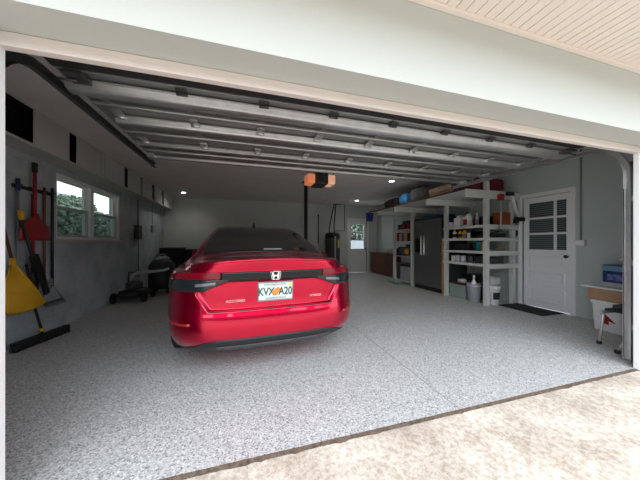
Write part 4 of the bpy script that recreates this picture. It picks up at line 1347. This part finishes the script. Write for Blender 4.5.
b.grid([[(.176 + .034 * u, .025 + v_ * (.02 + .18 * u), .97 - .31 * u + .03 * abs(v_) * u) for v_ in lin(-1, 1, 10)] for u in lin(0, 1, 8)]); wb_ = b.build('web', 'yellow', t); sd = wb_.modifiers.new('thick', 'SOLIDIFY'); sd.thickness = .004
# push broom
t = thing('push_broom', 'black push broom standing on the floor against the left wall', 'broom', (-2.36, 3.90, 0), 0)
ang = math.atan2(.62, .12)
b = MB(); b.cbox((0, 0, .085), (.66, .07, .035), (0, 0, ang), .008); b.build('broom_head', 'black', t)
b = MB()
rnd = random.Random(8)
for k in range(420):
    u, v_ = rnd.uniform(-.325, .325), rnd.uniform(-.03, .03)
    x_, y_ = u * math.cos(ang) - v_ * math.sin(ang), u * math.sin(ang) + v_ * math.cos(ang)
    b.tube([(x_, y_, .075), (x_ * 1.02 + rnd.uniform(-.01, .01), y_ * 1.02 + rnd.uniform(-.01, .01), 0.002)], .004, 4)
o = b.build('bristles', 'black', t); o['kind'] = 'stuff'
b = MB(); b.tube([(0, -.01, .10), (-.07, -.05, .52), (-.11, -.08, .95)], .014, 10); b.build('handle', 'black', t)
b = MB(); b.tube([(-.005, -.012, .13), (-.012, -.02, .17)], .022, 10); b.build('collar', 'yellow', t)

# things on the left wall farther in
b = MB(); b.box(0, .09, -.12, .12, -.17, .17, .008); b.tube([(.04, 0, .17), (.04, 0, .80)], .014, 8); b.tube([(.04, .02, -.17), (.04, .02, -1.1)], .010, 8)
o = tag(b.build('breaker_panel', 'darkgray'), 'dark electrical box on the left wall beyond the window', 'electrical box'); o.location = (W, 7.15, 1.46)
b = MB(); b.box(0, .05, -.06, .06, -.10, .10, .006); b.tube([(.02, 0, .10), (.02, 0, .66)], .010, 8)
o = tag(b.build('switch_box', 'midgray'), 'small grey box with conduit on the left wall above the black vacuum', 'electrical box'); o.location = (W, 8.2, 1.6)

# machinery in the back left corner
t = thing('wet_vacuum', 'black drum wet vacuum with a pale lid in the back left corner', 'vacuum', (-1.95, 7.0, 0))
b = MB(); b.lathe([(.26, .10), (.29, .16), (.29, .52), (.27, .58)], 28); b.build('drum', 'black', t)
b = MB(); b.lathe([(.285, .58), (.28, .66), (.20, .78), (.12, .80)], 28); b.build('motor_head', 'darkgray', t)
b = MB(); b.lathe([(.15, .80), (.15, .85), (.10, .87)], 20); b.tube([(-.1, 0, .86), (-.05, 0, .92), (.05, 0, .92), (.1, 0, .86)], .015, 8); b.build('lid', 'lightgray', t)
for k in range(4):
    a = PI / 4 + k * PI / 2
    b = MB(); b.lathe([(.02, 0), (.04, .03), (.04, .07), (.02, .10)], 12, (.24 * math.cos(a), .24 * math.sin(a), 0)); b.build('caster', 'black', t)
t = thing('leaf_blower', 'pale grey pipe of a blower lying over the black machine', 'blower', (-2.30, 6.25, .46))
b = MB(); b.tube([(0, -.02, -.03), (0, 0, .06), (.06, .02, .10), (.55, .10, .13), (.66, .14, .17)], [.04, .04, .035, .03, .03], 12); b.build('blower_tube', 'lightgray', t)
t = thing('lawn_mower', 'low black lawn mower beside the left wall', 'lawn mower', (-2.24, 6.20, 0))
b = MB(); b.lathe([(.27, .10), (.28, .14), (.26, .22), (.15, .25)], 28, sx=.95, sy=1.2); b.build('deck', 'black', t)
b = MB(); b.lathe([(.13, .24), (.15, .27), (.15, .36), (.10, .40)], 20); b.build('engine', 'darkgray', t)
b = MB(); b.box(-.20, -.12, -.22, -.12, .24, .27, .008); b.build('badge', 'lightgray', t)  # pale patch painted as a highlight on the black deck
for (sx_, sy_) in ((-1, -1), (1, -1), (-1, 1), (1, 1)):
    b = MB(); b.tube([(sx_ * .24, sy_ * .26, .10), (sx_ * .29, sy_ * .26, .10)], .10, 18); b.build('wheel', 'rubber', t)
b = MB(); b.tube([(-.2, .2, .2), (-.2, .26, .56), (.2, .26, .56), (.2, .2, .2)], .012, 8); b.build('handle', 'black', t)
t = carton('storage_tote', 'tall black tote nearest the left wall in the row at the back', 'tote', (-2.15, 8.80, 0), (.62, .5, 1.03), 'black', lid='darkgray')
t = carton('storage_tote', 'black tote in the middle of the row at the back', 'tote', (-1.45, 8.85, 0), (.66, .5, .98), 'black', lid='darkgray')
t = carton('storage_tote', 'dark grey tote behind the car at the end of the back row', 'tote', (-.75, 8.85, 0), (.62, .5, 1.0), 'fabric_dark', lid='darkgray')
b = MB(); b.blob((-1.55, 7.75, .22), (.6, .6, .44), 51, .15); tag(b.build('trash_bag', 'black'), 'full black trash bag on the floor before the back row of totes', 'bag')
t = thing('hand_tool', 'small pale tool on the floor beside the car', 'tool', (-1.62, 6.55, 0), .5)
b = MB(); b.box(-.09, .09, -.03, .03, 0, .05, .01); b.build('tool_body', 'lightgray', t)
b = MB(); b.tube([(.09, 0, .025), (.2, 0, .025)], .012, 8); b.build('handle', 'black', t)
